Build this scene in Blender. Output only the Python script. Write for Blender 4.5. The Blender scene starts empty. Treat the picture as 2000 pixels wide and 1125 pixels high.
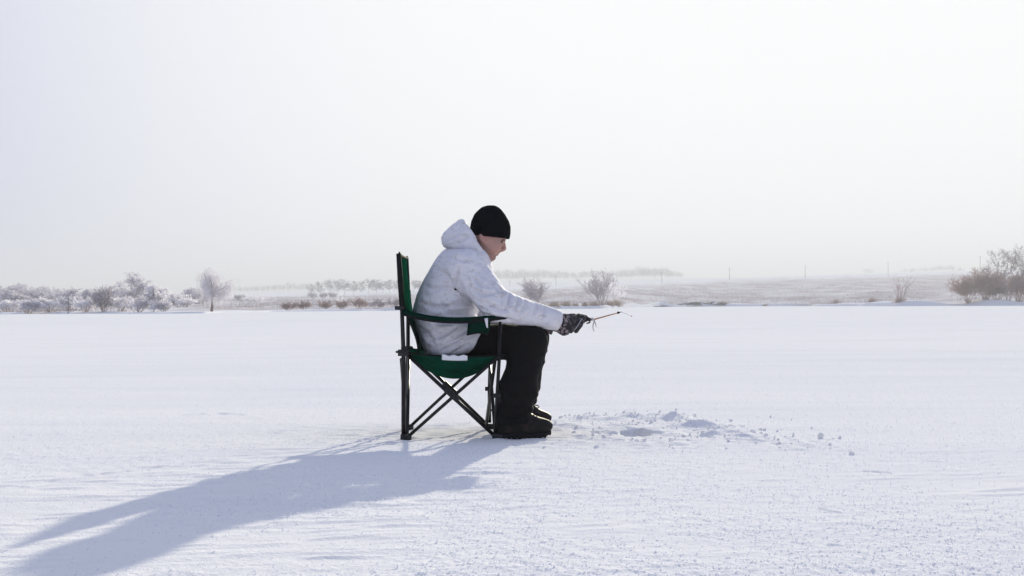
import bpy, math, random
import numpy as np
from mathutils import Matrix, Vector, Euler

# ------------------------------------------------------------------ camera, sky, sun, exposure
sc = bpy.context.scene
COL = sc.collection
CAM_H = 0.62
FOC = 2778.0                       # focal length in photo pixels (50 mm on 36 mm)
PITCH, ROLL = 33.0 / 2778.0, -0.0065
SUN_AZ, SUN_EL = math.radians(14.4), math.radians(15.5)

cam = bpy.data.cameras.new("camera")
cam.lens, cam.sensor_width, cam.clip_start, cam.clip_end = 50.0, 36.0, 0.05, 20000
cam_o = bpy.data.objects.new("camera", cam)
COL.objects.link(cam_o)
CAM_R = Matrix.Rotation(math.radians(90) + PITCH, 3, 'X') @ Matrix.Rotation(ROLL, 3, 'Z')
cam_o.matrix_world = Matrix.Translation((0, 0, CAM_H)) @ CAM_R.to_4x4()
sc.camera = cam_o

world = bpy.data.worlds.new("World")
sc.world = world
world.use_nodes = True
wn, wl = world.node_tree.nodes, world.node_tree.links
wn.clear()
w_out = wn.new("ShaderNodeOutputWorld")
w_bg = wn.new("ShaderNodeBackground")
w_sky = wn.new("ShaderNodeTexSky")
w_sky.sky_type = 'NISHITA'
w_sky.sun_disc = False
w_sky.sun_elevation = SUN_EL
w_sky.sun_rotation = SUN_AZ
w_sky.air_density, w_sky.dust_density, w_sky.ozone_density = 1.0, 1.0, 1.5
w_bg.inputs["Strength"].default_value = 0.13
# thin bright winter veil over the blue: thick towards the horizon, thinner overhead
w_geo = wn.new("ShaderNodeTexCoord")
w_sep = wn.new("ShaderNodeSeparateXYZ")
w_ramp = wn.new("ShaderNodeMapRange")
w_ramp.interpolation_type = 'SMOOTHSTEP'
w_ramp.inputs["From Min"].default_value = 0.21
w_ramp.inputs["From Max"].default_value = 0.75
w_ramp.inputs["To Min"].default_value = 1.0
w_ramp.inputs["To Max"].default_value = 0.68
w_dot = wn.new("ShaderNodeVectorMath"); w_dot.operation = 'DOT_PRODUCT'
w_dot.inputs[1].default_value = (math.sin(SUN_AZ) * math.cos(SUN_EL), math.cos(SUN_AZ) * math.cos(SUN_EL), math.sin(SUN_EL))
w_glow = wn.new("ShaderNodeMapRange")
w_glow.interpolation_type = 'SMOOTHSTEP'
w_glow.inputs["From Min"].default_value = 0.68
w_glow.inputs["From Max"].default_value = 0.99
w_veil = wn.new("ShaderNodeMix"); w_veil.data_type = 'RGBA'
w_veil.inputs[6].default_value = (2.7, 3.0, 4.2, 1)
w_veil.inputs[7].default_value = (5.95, 5.95, 6.0, 1)
w_mix = wn.new("ShaderNodeMix"); w_mix.data_type = 'RGBA'
wl.new(w_geo.outputs["Generated"], w_sep.inputs[0])
wl.new(w_sep.outputs["Z"], w_ramp.inputs["Value"])
wl.new(w_geo.outputs["Generated"], w_dot.inputs[0])
wl.new(w_dot.outputs["Value"], w_glow.inputs["Value"])
wl.new(w_glow.outputs["Result"], w_veil.inputs[0])
wl.new(w_ramp.outputs["Result"], w_mix.inputs[0])
wl.new(w_sky.outputs[0], w_mix.inputs[6])
wl.new(w_veil.outputs[2], w_mix.inputs[7])
wl.new(w_mix.outputs[2], w_bg.inputs["Color"])
wl.new(w_bg.outputs[0], w_out.inputs["Surface"])

sun = bpy.data.lights.new("sun", 'SUN')
sun.energy, sun.angle, sun.color = 4.5, math.radians(0.8), (1.0, 0.925, 0.72)
sun_o = bpy.data.objects.new("sun", sun)
COL.objects.link(sun_o)
sdir = Vector((-math.sin(SUN_AZ) * math.cos(SUN_EL), -math.cos(SUN_AZ) * math.cos(SUN_EL), -math.sin(SUN_EL)))
sun_o.rotation_euler = sdir.to_track_quat('-Z', 'Y').to_euler()
sun_o.location = (60, 220, 70)

vs = sc.view_settings
vs.view_transform, vs.look, vs.exposure, vs.gamma = 'Standard', 'None', 0.40, 1.0
vs.use_curve_mapping = False
sc.cycles.max_bounces = 6
sc.cycles.volume_bounces = 0
sc.cycles.use_denoising = True

# ------------------------------------------------------------------ helpers
CR = np.array(CAM_R)


def U(px, py, Y):
    """world point seen at photo pixel (px,py) that stands Y metres ahead of the camera"""
    d = CR @ np.array([(px - 1000.0) / FOC, (562.5 - py) / FOC, -1.0])
    return np.array([0, 0, CAM_H]) + d * (Y / d[1])


def Uv(px, py, Y):
    px, py, Y = np.broadcast_arrays(np.asarray(px, float), np.asarray(py, float), np.asarray(Y, float))
    d = np.stack([(px - 1000) / FOC, (562.5 - py) / FOC, -np.ones_like(px)], -1) @ CR.T
    return np.array([0, 0, CAM_H]) + d * (Y / d[..., 1])[..., None]


def tag(o, label=None, cat=None, group=None, kind=None):
    if label: o["label"] = label
    if cat: o["category"] = cat
    if group: o["group"] = group
    if kind: o["kind"] = kind
    return o


def np_mesh(name, V, F=None, quads=None, tris=None, smooth=True, mat=None):
    me = bpy.data.meshes.new(name)
    V = np.asarray(V, np.float32).reshape(-1, 3)
    polys = []
    if quads is not None and len(quads): polys.append(np.asarray(quads, np.int32).reshape(-1, 4))
    if tris is not None and len(tris): polys.append(np.asarray(tris, np.int32).reshape(-1, 3))
    nl = sum(p.size for p in polys)
    npoly = sum(len(p) for p in polys)
    me.vertices.add(len(V)); me.vertices.foreach_set("co", V.ravel())
    me.loops.add(nl); me.loops.foreach_set("vertex_index", np.concatenate([p.ravel() for p in polys]))
    me.polygons.add(npoly)
    tot = np.concatenate([np.full(len(p), p.shape[1], np.int32) for p in polys])
    st = np.concatenate([[0], np.cumsum(tot)[:-1]]).astype(np.int32)
    me.polygons.foreach_set("loop_start", st)
    me.polygons.foreach_set("loop_total", tot)
    me.polygons.foreach_set("use_smooth", np.full(npoly, smooth, bool))
    me.update(calc_edges=True)
    me.validate()
    if mat: me.materials.append(mat)
    return me


def link(name, me, parent=None):
    o = bpy.data.objects.new(name, me)
    COL.objects.link(o)
    if parent: o.parent = parent
    return o


def empty(name, loc=(0, 0, 0)):
    o = bpy.data.objects.new(name, None)
    o.empty_display_size = 0.1
    o.location = loc
    COL.objects.link(o)
    return o


class MB:
    """collects shapes for one mesh object"""
    def __init__(s): s.V, s.Q, s.T, s.n = [], [], [], 0

    def add(s, V, quads=None, tris=None):
        V = np.asarray(V, float).reshape(-1, 3)
        if quads is not None and len(quads): s.Q.append(np.asarray(quads) + s.n)
        if tris is not None and len(tris): s.T.append(np.asarray(tris) + s.n)
        s.V.append(V); s.n += len(V)
        return s

    def tube(s, pts, rad, n=10, caps=True, flat=1.0):
        P = np.asarray(pts, float)
        R = np.broadcast_to(np.asarray(rad, float), (len(P),))
        T = np.gradient(P, axis=0); T /= np.linalg.norm(T, axis=1)[:, None] + 1e-12
        ref = np.array([0, 0, 1.0]) if abs(T[0][2]) < 0.9 else np.array([1.0, 0, 0])
        a = np.linspace(0, 2 * np.pi, n, endpoint=False)
        rings = []
        for p, t, r in zip(P, T, R):
            u = ref - t * (ref @ t); u /= np.linalg.norm(u)
            ref = u
            w = np.cross(t, u)
            rings.append(p + r * (np.cos(a)[:, None] * u * flat + np.sin(a)[:, None] * w))
        V = np.concatenate(rings)
        Q = []
        for i in range(len(P) - 1):
            for j in range(n):
                k = (j + 1) % n
                Q.append([i * n + j, i * n + k, (i + 1) * n + k, (i + 1) * n + j])
        Tt = []
        if caps:
            V = np.concatenate([V, P[:1], P[-1:]])
            c0, c1 = len(V) - 2, len(V) - 1
            for j in range(n):
                k = (j + 1) % n
                Tt.append([c0, k, j]); Tt.append([c1, (len(P) - 1) * n + j, (len(P) - 1) * n + k])
        return s.add(V, Q, Tt)

    def box(s, c, size, R=None, bev=0.15):
        """a box with chamfered edges"""
        c = np.asarray(c, float); hx = np.asarray(size, float) / 2
        b = min(hx) * bev
        V = []
        for ax in range(3):
            for sg in (-1, 1):
                o = [i for i in range(3) if i != ax]
                for s1, s2 in ((-1, -1), (1, -1), (1, 1), (-1, 1)):
                    v = np.zeros(3); v[ax] = sg * hx[ax]
                    v[o[0]] = s1 * (hx[o[0]] - b); v[o[1]] = s2 * (hx[o[1]] - b)
                    V.append(v)
        V = np.array(V)
        import itertools
        from mathutils import geometry
        if R is not None: W = V @ np.asarray(R).T
        else: W = V
        # convex hull via bmesh keeps it simple
        import bmesh
        bm = bmesh.new()
        for v in V: bm.verts.new(v)
        bmesh.ops.convex_hull(bm, input=bm.verts)
        bm.verts.ensure_lookup_table(); bm.verts.index_update()
        VV = np.array([v.co[:] for v in bm.verts])
        TT = [[v.index for v in f.verts] for f in bm.faces if len(f.verts) == 3]
        QQ = [[v.index for v in f.verts] for f in bm.faces if len(f.verts) == 4]
        bm.free()
        if R is not None: VV = VV @ np.asarray(R).T
        return s.add(VV + c, QQ, TT)

    def build(s, name, mat, parent=None, smooth=True):
        me = np_mesh(name, np.concatenate(s.V), quads=np.concatenate(s.Q) if s.Q else None,
                     tris=np.concatenate(s.T) if s.T else None, smooth=smooth, mat=mat)
        return link(name, me, parent)


def sheet(P, th):
    """closed shell of thickness th over a grid of points (nu,nv,3)"""
    P = np.asarray(P, float)
    nu, nv = P.shape[:2]
    du = np.gradient(P, axis=0); dv = np.gradient(P, axis=1)
    N = np.cross(du, dv); N /= np.linalg.norm(N, axis=-1)[..., None] + 1e-12
    A = (P + N * th / 2).reshape(-1, 3); B = (P - N * th / 2).reshape(-1, 3)
    idx = np.arange(nu * nv).reshape(nu, nv)
    q = np.stack([idx[:-1, :-1], idx[1:, :-1], idx[1:, 1:], idx[:-1, 1:]], -1).reshape(-1, 4)
    m = nu * nv
    Q = [q, (q + m)[:, ::-1]]
    loop = np.concatenate([idx[:, 0], idx[-1, 1:], idx[::-1, -1][1:], idx[0, ::-1][1:-1]])
    l2 = np.roll(loop, -1)
    Q.append(np.stack([l2, loop, loop + m, l2 + m], -1))
    return np.concatenate([A, B]), np.concatenate(Q)


# ---- numpy noise
def _hash(*c):
    h = np.zeros(c[0].shape, np.uint32)
    for i, v in enumerate(c):
        h = (h ^ (v.astype(np.int64).astype(np.uint32) * np.uint32([374761393, 668265263, 2246822519][i]))) * np.uint32(3266489917)
        h ^= h >> np.uint32(15)
    h = h * np.uint32(2654435761); h ^= h >> np.uint32(13)
    return h.astype(np.float32) / np.float32(4294967295.0)


def noise2(x, y, seed=0):
    x = np.asarray(x, np.float64) + seed * 17.31; y = np.asarray(y, np.float64) + seed * 9.77
    xi, yi = np.floor(x), np.floor(y)
    fx, fy = (x - xi).astype(np.float32), (y - yi).astype(np.float32)
    fx = fx * fx * fx * (fx * (fx * 6 - 15) + 10); fy = fy * fy * fy * (fy * (fy * 6 - 15) + 10)
    a, b = _hash(xi, yi), _hash(xi + 1, yi)
    c, d = _hash(xi, yi + 1), _hash(xi + 1, yi + 1)
    return (a + (b - a) * fx + (c - a) * fy + (a - b - c + d) * fx * fy) * 2 - 1


def noise3(P, seed=0):
    P = np.asarray(P, np.float64) + seed * 13.7
    I = np.floor(P); F = (P - I).astype(np.float32); F = F * F * (3 - 2 * F)
    r = np.zeros(len(P), np.float32)
    for dx in (0, 1):
        for dy in (0, 1):
            for dz in (0, 1):
                w = (F[:, 0] if dx else 1 - F[:, 0]) * (F[:, 1] if dy else 1 - F[:, 1]) * (F[:, 2] if dz else 1 - F[:, 2])
                r += w * _hash(I[:, 0] + dx, I[:, 1] + dy, I[:, 2] + dz)
    return r * 2 - 1


def sstep(a, b, x):
    t = np.clip((x - a) / (b - a), 0, 1)
    return t * t * (3 - 2 * t)


# ---- implicit modelling: smooth unions on a voxel grid, then surface nets
class Vol:
    def __init__(s, lo, hi, h, axes=None):
        s.lo = np.asarray(lo, float); s.h = h
        n = np.ceil((np.asarray(hi, float) - s.lo) / h).astype(int) + 1
        s.ax = [s.lo[i] + h * np.arange(n[i]) for i in range(3)]
        if axes is not None: s.ax = axes
        s.f = np.full([len(a) for a in s.ax], 1.0, np.float32)

    def _sl(s, lo, hi):
        r = []
        for i in range(3):
            a = max(int(np.searchsorted(s.ax[i], lo[i])) - 1, 0)
            b = min(int(np.searchsorted(s.ax[i], hi[i])) + 1, s.f.shape[i])
            r.append(slice(a, b))
        return tuple(r)

    def grid(s, sl):
        return (s.ax[0][sl[0]][:, None, None], s.ax[1][sl[1]][None, :, None], s.ax[2][sl[2]][None, None, :])

    def op(s, fn, lo, hi, k=0.0, mode='u'):
        sl = s._sl(lo, hi)
        X, Y, Z = s.grid(sl)
        b = fn(X, Y, Z).astype(np.float32); a = s.f[sl]
        if mode == 'u':
            if k > 0:
                h = np.clip(0.5 + 0.5 * (b - a) / k, 0, 1)
                s.f[sl] = b + (a - b) * h - k * h * (1 - h)
            else:
                s.f[sl] = np.minimum(a, b)
        elif mode == 'sub':
            b = -b
            if k > 0:
                h = np.clip(0.5 - 0.5 * (b - a) / k, 0, 1)
                s.f[sl] = b + (a - b) * h + k * h * (1 - h)
            else: s.f[sl] = np.maximum(a, b)
        elif mode == 'cut':
            s.f[sl] = np.maximum(a, b)
        return s

    def cone(s, a, ra, b, rb, k=0.0, mode='u', sy=1.0):
        a, b = np.asarray(a, float), np.asarray(b, float)
        ba = b - a; L = ba @ ba + 1e-9

        def fn(X, Y, Z):
            x, y, z = X - a[0], Y - a[1], Z - a[2]
            t = np.clip((x * ba[0] + y * ba[1] + z * ba[2]) / L, 0, 1)
            return np.sqrt((x - t * ba[0]) ** 2 + ((y - t * ba[1]) / sy) ** 2 + (z - t * ba[2]) ** 2) - (ra + (rb - ra) * t)
        m = max(ra, rb) * max(1, sy) + k + 2 * s.h
        return s.op(fn, np.minimum(a, b) - m, np.maximum(a, b) + m, k, mode)

    def ell(s, c, r, k=0.0, mode='u', rot=0.0):
        """ellipsoid; rot turns it about the depth axis"""
        c, r = np.asarray(c, float), np.asarray(r, float)
        cs, sn = math.cos(rot), math.sin(rot)

        def fn(X, Y, Z):
            x, y, z = X - c[0], Y - c[1], Z - c[2]
            u, w = x * cs + z * sn, -x * sn + z * cs
            return (np.sqrt((u / r[0]) ** 2 + (y / r[1]) ** 2 + (w / r[2]) ** 2) - 1) * min(r)
        m = max(r) + k + 2 * s.h
        return s.op(fn, c - m, c + m, k, mode)

    def loft(s, rows, Y, k=0.0, mode='u', p=2.3, egg=0.0, grow=0.0, edge=None, base=None):
        """stack of rounded sections; rows = (photo row, x back, x front, half width in m), centred at depth Y"""
        rows = np.asarray(rows, float)
        B = Uv(rows[:, 1], rows[:, 0], Y); Fp = Uv(rows[:, 2], rows[:, 0], Y)
        z = (B[:, 2] + Fp[:, 2]) / 2
        if base is not None: z = z - z.min() + base
        o = np.argsort(z); z, xb, xf, hw = z[o], B[o, 0] - grow, Fp[o, 0] + grow, rows[o, 3] + grow
        ctr = (B[:, 1] + Fp[:, 1]).mean() / 2

        def fn(X, Yg, Z):
            zz = Z[0, 0]
            b, f, w = (np.interp(zz, z, q)[None, None, :] for q in (xb, xf, hw))
            a = np.maximum((f - b) / 2, 1e-3); c = (f + b) / 2
            u = np.abs(X - c) / a
            ww = np.maximum(w * (1 - egg * np.clip((X - c) / a, -1, 1)), 1e-3)
            v = np.abs(Yg - ctr) / ww
            d = ((u ** p + v ** p) ** (1 / p) - 1) * np.minimum(a, ww)
            dz = np.maximum(zz - (z[-1] + grow), (z[0] - grow) - zz)[None, None, :]
            d = np.maximum(d, dz)
            if edge is not None:
                d = np.maximum(d, X - np.interp(zz, edge[1], edge[0])[None, None, :])
            return d
        m = k + 2 * s.h + 0.01 + grow
        W = max(hw) * (1 + egg) + m
        return s.op(fn, (min(xb) - m, ctr - W, z[0] - m), (max(xf) + m, ctr + W, z[-1] + m), k, mode)

    def mesh(s):
        f = s.f
        sg = f < 0
        c = np.zeros(tuple(n - 1 for n in f.shape), np.uint8)
        offs = [(i, j, k) for i in (0, 1) for j in (0, 1) for k in (0, 1)]
        nx, ny, nz = c.shape
        for i, j, k in offs: c += sg[i:i + nx, j:j + ny, k:k + nz]
        act = np.argwhere((c > 0) & (c < 8))
        ids = np.full(c.shape, -1, np.int32)
        ids[tuple(act.T)] = np.arange(len(act))
        val = {o: f[act[:, 0] + o[0], act[:, 1] + o[1], act[:, 2] + o[2]] for o in offs}
        acc = np.zeros((len(act), 3)); cnt = np.zeros(len(act))
        for a in offs:
            for ax in range(3):
                if a[ax]: continue
                b = list(a); b[ax] = 1; b = tuple(b)
                fa, fb = val[a], val[b]
                m = (fa < 0) != (fb < 0)
                t = np.where(m, fa / np.where(m, fa - fb, 1), 0)
                pos = np.zeros((len(act), 3)) + np.array(a); pos[:, ax] += t
                acc[m] += pos[m]; cnt[m] += 1
        G = act + acc / cnt[:, None]
        V = np.stack([np.interp(G[:, i], np.arange(len(s.ax[i])), s.ax[i]) for i in range(3)], -1)
        Q = []
        for ax in range(3):
            o1, o2 = [(1, 2), (2, 0), (0, 1)][ax]
            A = [slice(1, -1)] * 3; Bq = [slice(1, -1)] * 3
            A[ax] = slice(0, -1); Bq[ax] = slice(1, None)
            e0, e1 = sg[tuple(A)], sg[tuple(Bq)]
            w = np.argwhere(e0 != e1)
            if not len(w): continue
            flip = e1[tuple(w.T)]
            g = w.copy(); g[:, o1] += 1; g[:, o2] += 1
            def cid(d1, d2):
                q = g.copy(); q[:, o1] += d1; q[:, o2] += d2
                return ids[q[:, 0], q[:, 1], q[:, 2]]
            q = np.stack([cid(-1, -1), cid(0, -1), cid(0, 0), cid(-1, 0)], -1)
            q[flip] = q[flip][:, ::-1]
            Q.append(q)
        Q = np.concatenate(Q)
        Q = Q[(Q >= 0).all(1)]
        return V, Q


def vnormals(V, Q):
    N = np.zeros_like(V)
    n = np.cross(V[Q[:, 2]] - V[Q[:, 0]], V[Q[:, 3]] - V[Q[:, 1]])
    for i in range(4): np.add.at(N, Q[:, i], n)
    return N / (np.linalg.norm(N, axis=1)[:, None] + 1e-12)


def relax(V, Q, it=2, lam=0.5):
    for _ in range(it):
        A = np.zeros_like(V); c = np.zeros(len(V))
        for i in range(4):
            np.add.at(A, Q[:, i], V[Q[:, (i + 1) % 4]]); np.add.at(c, Q[:, i], 1)
            np.add.at(A, Q[:, (i + 1) % 4], V[Q[:, i]]); np.add.at(c, Q[:, (i + 1) % 4], 1)
        V = V + lam * (A / np.maximum(c, 1)[:, None] - V)
    return V


NRM = [None]


def vol_obj(name, vol, mat, parent=None, it=2, disp=None):
    V, Q = vol.mesh()
    V = relax(V, Q, it)
    if disp is not None:
        NRM[0] = vnormals(V, Q)
        V = V + NRM[0] * disp(V)[:, None]
    return link(name, np_mesh(name, V, quads=Q, mat=mat), parent)


# ------------------------------------------------------------------ materials
def mat(name, col, rough=0.8, spec=0.3, bump=None, var=None, coord='Object', metal=0.0, trans=None, sheen=0.0):
    """bump=(scale,strength,distance); var=[(scale,detail,colour,lo,hi),...] colour patches laid over the base"""
    m = bpy.data.materials.new(name)
    m.use_nodes = True
    N, L = m.node_tree.nodes, m.node_tree.links
    p = N["Principled BSDF"]
    p.inputs["Base Color"].default_value = (*col, 1)
    p.inputs["Roughness"].default_value = rough
    p.inputs["Specular IOR Level"].default_value = spec
    p.inputs["Metallic"].default_value = metal
    if sheen: p.inputs["Sheen Weight"].default_value = sheen
    tc = N.new("ShaderNodeTexCoord")
    last = None
    for i, (scale, detail, c2, lo, hi) in enumerate(var or []):
        t = N.new("ShaderNodeTexNoise")
        t.noise_dimensions = '4D'
        t.inputs["W"].default_value = 3.1 * i + 1
        if isinstance(scale, tuple):
            mp = N.new("ShaderNodeMapping"); mp.inputs["Scale"].default_value = scale
            L.new(tc.outputs[coord], mp.inputs[0]); L.new(mp.outputs[0], t.inputs["Vector"])
            t.inputs["Scale"].default_value = 1.0
        else:
            L.new(tc.outputs[coord], t.inputs["Vector"]); t.inputs["Scale"].default_value = scale
        t.inputs["Detail"].default_value = detail
        t.inputs["Distortion"].default_value = 0.6
        r = N.new("ShaderNodeMapRange")
        r.inputs["From Min"].default_value, r.inputs["From Max"].default_value = lo, hi
        L.new(t.outputs["Fac"], r.inputs["Value"])
        mx = N.new("ShaderNodeMix"); mx.data_type = 'RGBA'
        L.new(r.outputs["Result"], mx.inputs[0])
        if last: L.new(last, mx.inputs[6])
        else: mx.inputs[6].default_value = (*col, 1)
        mx.inputs[7].default_value = (*c2, 1)
        last = mx.outputs[2]
    if last: L.new(last, p.inputs["Base Color"])
    nrm = None
    for (scale, st, dist) in (bump or []):
        t = N.new("ShaderNodeTexNoise"); t.inputs["Detail"].default_value = 4
        if isinstance(scale, tuple):
            mp = N.new("ShaderNodeMapping"); mp.inputs["Scale"].default_value = scale
            L.new(tc.outputs[coord], mp.inputs[0]); L.new(mp.outputs[0], t.inputs["Vector"])
            t.inputs["Scale"].default_value = 1.0
        else:
            L.new(tc.outputs[coord], t.inputs["Vector"]); t.inputs["Scale"].default_value = scale
        b = N.new("ShaderNodeBump")
        b.inputs["Strength"].default_value, b.inputs["Distance"].default_value = st, dist
        L.new(t.outputs["Fac"], b.inputs["Height"])
        if nrm: L.new(nrm, b.inputs["Normal"])
        nrm = b.outputs["Normal"]
    if nrm: L.new(nrm, p.inputs["Normal"])
    if trans:
        tr = N.new("ShaderNodeBsdfTranslucent"); tr.inputs["Color"].default_value = (*trans[1], 1)
        mx = N.new("ShaderNodeMixShader"); mx.inputs[0].default_value = trans[0]
        L.new(p.outputs[0], mx.inputs[1]); L.new(tr.outputs[0], mx.inputs[2])
        L.new(mx.outputs[0], N["Material Output"].inputs["Surface"])
    return m


M_SNOW = mat("snow", (0.89, 0.88, 0.88), 1.0, 0.0, bump=[(80, 0.35, 0.006), (160, 0.3, 0.004)],
             var=[((0.25, 1.6, 1), 4, (0.82, 0.82, 0.845), 0.45, 0.75)])
M_LUMP = mat("snow_lump", (0.86, 0.87, 0.90), 1.0, 0.0, bump=[(220, 0.4, 0.003)], trans=(0.35, (0.92, 0.93, 0.96)))
M_CRYST = mat("frost_crystal", (0.90, 0.905, 0.93), 1.0, 0.0, trans=(0.5, (0.93, 0.94, 0.97)))
M_LAND = mat("snowy_meadow", (0.84, 0.845, 0.87), 1.0, 0.0)
M_JACKET = mat("jacket_cloth", (0.76, 0.75, 0.80), 0.8, 0.2,
               bump=[((26, 26, 20), 0.55, 0.012), (60, 0.45, 0.006), (170, 0.2, 0.002)],
               var=[((20, 16, 34), 6, (0.69, 0.685, 0.75), 0.52, 0.62), ((34, 30, 60), 7, (0.64, 0.615, 0.62), 0.575, 0.61), ((28, 24, 46), 6, (0.80, 0.79, 0.82), 0.58, 0.62),
                    (5, 4, (0.67, 0.64, 0.65), 0.55, 0.78)])
M_TROUSER = mat("trouser_cloth", (0.0075, 0.007, 0.008), 0.85, 0.12, bump=[(16, 0.6, 0.02), (60, 0.4, 0.006)])
M_BEANIE = mat("beanie_knit", (0.005, 0.005, 0.007), 0.95, 0.08, bump=[((150, 150, 500), 0.5, 0.002)])
M_SKIN = mat("skin", (0.47, 0.285, 0.24), 0.65, 0.2, var=[(14, 3, (0.50, 0.24, 0.205), 0.5, 0.72)], bump=[(260, 0.15, 0.001)])
_n, _l = M_SKIN.node_tree.nodes, M_SKIN.node_tree.links
_p = _n["Principled BSDF"]; _src = _p.inputs["Base Color"].links[0].from_socket
_a = _n.new("ShaderNodeAttribute"); _a.attribute_name = "stubble"
_m = _n.new("ShaderNodeMix"); _m.data_type = 'RGBA'; _m.inputs[7].default_value = (0.15, 0.10, 0.09, 1)
_k = _n.new("ShaderNodeMath"); _k.operation = 'MULTIPLY'; _k.inputs[1].default_value = 0.45
_l.new(_a.outputs["Fac"], _k.inputs[0]); _l.new(_k.outputs[0], _m.inputs[0]); _l.new(_src, _m.inputs[6]); _l.new(_m.outputs[2], _p.inputs["Base Color"])
M_STUB = mat("stubble", (0.20, 0.13, 0.11), 0.8)
M_LIP = mat("lip", (0.50, 0.20, 0.18), 0.5)
M_EYE = mat("eye", (0.05, 0.035, 0.03), 0.25, 0.5)
M_HAIR = mat("hair", (0.03, 0.02, 0.016), 0.8)
M_KNIT = mat("glove_knit", (0.035, 0.03, 0.035), 0.95, 0.1, bump=[(220, 0.8, 0.003)],
             var=[(95, 2, (0.34, 0.28, 0.28), 0.48, 0.56), (110, 2, (0.02, 0.07, 0.08), 0.58, 0.64), (120, 2, (0.22, 0.05, 0.06), 0.60, 0.66)])
M_GLOVE = mat("glove_palm", (0.022, 0.022, 0.026), 0.7, 0.3, bump=[(120, 0.4, 0.003)],
              var=[(85, 3, (0.17, 0.13, 0.13), 0.48, 0.62)])
M_PIPE = mat("glove_piping", (0.42, 0.42, 0.46), 0.7)
M_BOOT = mat("boot_leather", (0.006, 0.005, 0.005), 0.6, 0.25, bump=[(60, 0.4, 0.005)], var=[(22, 4, (0.030, 0.017, 0.015), 0.5, 0.72)])
M_SOLE = mat("boot_sole", (0.008, 0.008, 0.010), 0.8, 0.2)
M_LACE = mat("boot_lace", (0.03, 0.022, 0.02), 0.9)
M_TUBE = mat("chair_tube", (0.007, 0.006, 0.008), 0.42, 0.3, var=[(18, 4, (0.016, 0.011, 0.014), 0.5, 0.75)])
M_PLAST = mat("chair_plastic", (0.010, 0.010, 0.012), 0.5, 0.4)
M_GREEN = mat("chair_fabric", (0.004, 0.060, 0.034), 1.0, 0.0, bump=[((16, 9, 30), 0.7, 0.03), (45, 0.4, 0.008), (600, 0.3, 0.001)],
              var=[(9, 5, (0.004, 0.040, 0.024), 0.42, 0.68)], trans=(0.12, (0.01, 0.20, 0.11)))
M_GREEN_SHADE = mat("chair_fabric_shaded", (0.003, 0.026, 0.017), 1.0, 0.0, bump=[(45, 0.3, 0.006)])  # chair fabric again, with the shade on straps and pouches put into its colour
M_BIND = mat("chair_binding", (0.010, 0.012, 0.012), 0.9, 0.15)
M_PATCH = mat("label_patch", (0.83, 0.83, 0.86), 0.7)
M_ROD = mat("rod_blank", (0.42, 0.20, 0.09), 0.45, 0.4)
M_GRIP = mat("rod_grip", (0.018, 0.012, 0.018), 0.6, 0.3)
M_WHITEP = mat("white_plastic", (0.72, 0.72, 0.72), 0.4)
M_STRAP = mat("pale_cord", (0.48, 0.46, 0.46), 0.8)
M_RED = mat("red_bead", (0.55, 0.05, 0.03), 0.4)
M_BLACKP = mat("black_tip", (0.008, 0.008, 0.008), 0.5)
M_LINE = mat("clear_line", (0.42, 0.42, 0.44), 1.0, 0.0)
M_FROST = mat("frosted_twigs", (0.90, 0.885, 0.91), 1.0, 0.0, var=[(0.6, 3, (0.72, 0.685, 0.72), 0.45, 0.7)], trans=(0.45, (0.90, 0.885, 0.91)))
M_FROSTG = mat("grey_frost", (0.74, 0.72, 0.77), 1.0, 0.0, var=[(0.6, 3, (0.60, 0.565, 0.61), 0.45, 0.7)], trans=(0.4, (0.74, 0.72, 0.77)))
M_FROSTW = mat("willow_frost", (0.74, 0.71, 0.73), 1.0, 0.0, trans=(0.35, (0.74, 0.72, 0.76)))
M_TWIG = mat("bare_twigs", (0.33, 0.27, 0.28), 0.9, 0.1)
M_RUSTY = mat("russet_twigs", (0.42, 0.30, 0.27), 1.0, 0.0, trans=(0.2, (0.4, 0.28, 0.25)))
M_GREYT = mat("grey_twigs", (0.52, 0.48, 0.52), 1.0, 0.0, trans=(0.3, (0.52, 0.48, 0.52)))
M_DIST = mat("distant_twigs", (0.26, 0.25, 0.29), 1.0, 0.0)
M_BARK = mat("bark", (0.17, 0.135, 0.125), 0.95, 0.1, var=[(1.5, 4, (0.48, 0.45, 0.46), 0.55, 0.72)])
M_DRY = mat("dry_grass", (0.44, 0.36, 0.33), 1.0, 0.0, var=[(0.08, 3, (0.58, 0.53, 0.55), 0.42, 0.6)])
M_STRAW = mat("straw_grass", (0.42, 0.31, 0.22), 0.95, 0.1)
M_DARKB = mat("dark_brush", (0.10, 0.085, 0.085), 0.95, 0.1)
M_POLE = mat("pole_wood", (0.16, 0.15, 0.16), 0.9, 0.1)

# ------------------------------------------------------------------ frozen lake (one sheet, finely built near the camera)
Y0 = 6.85
HOLE = U(1241, 844, 6.86)[:2]
MOUNDS = [(1130, 818, .10, .015), (1165, 815, .11, .042), (1200, 818, .10, .026), (1235, 812, .12, .034), (1290, 816, .12, .040), (1322, 819, .11, .062),
          (1345, 830, .10, .055), (1375, 834, .10, .045), (1405, 838, .12, .030), (1400, 850, .10, .040), (1430, 848, .13, .024),
          (1300, 845, .14, .018), (1490, 860, .15, .018), (1550, 866, .16, .014), (1180, 858, .16, .018), (1225, 832, .10, .022), (1290, 866, .15, .008), (1100, 830, .16, .014)]


def gpt(px, py):
    """ground point seen at a photo pixel"""
    d = CR @ np.array([(px - 1000.0) / FOC, (562.5 - py) / FOC, -1.0])
    t = -CAM_H / d[2]
    return np.array([d[0] * t, d[1] * t])


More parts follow.
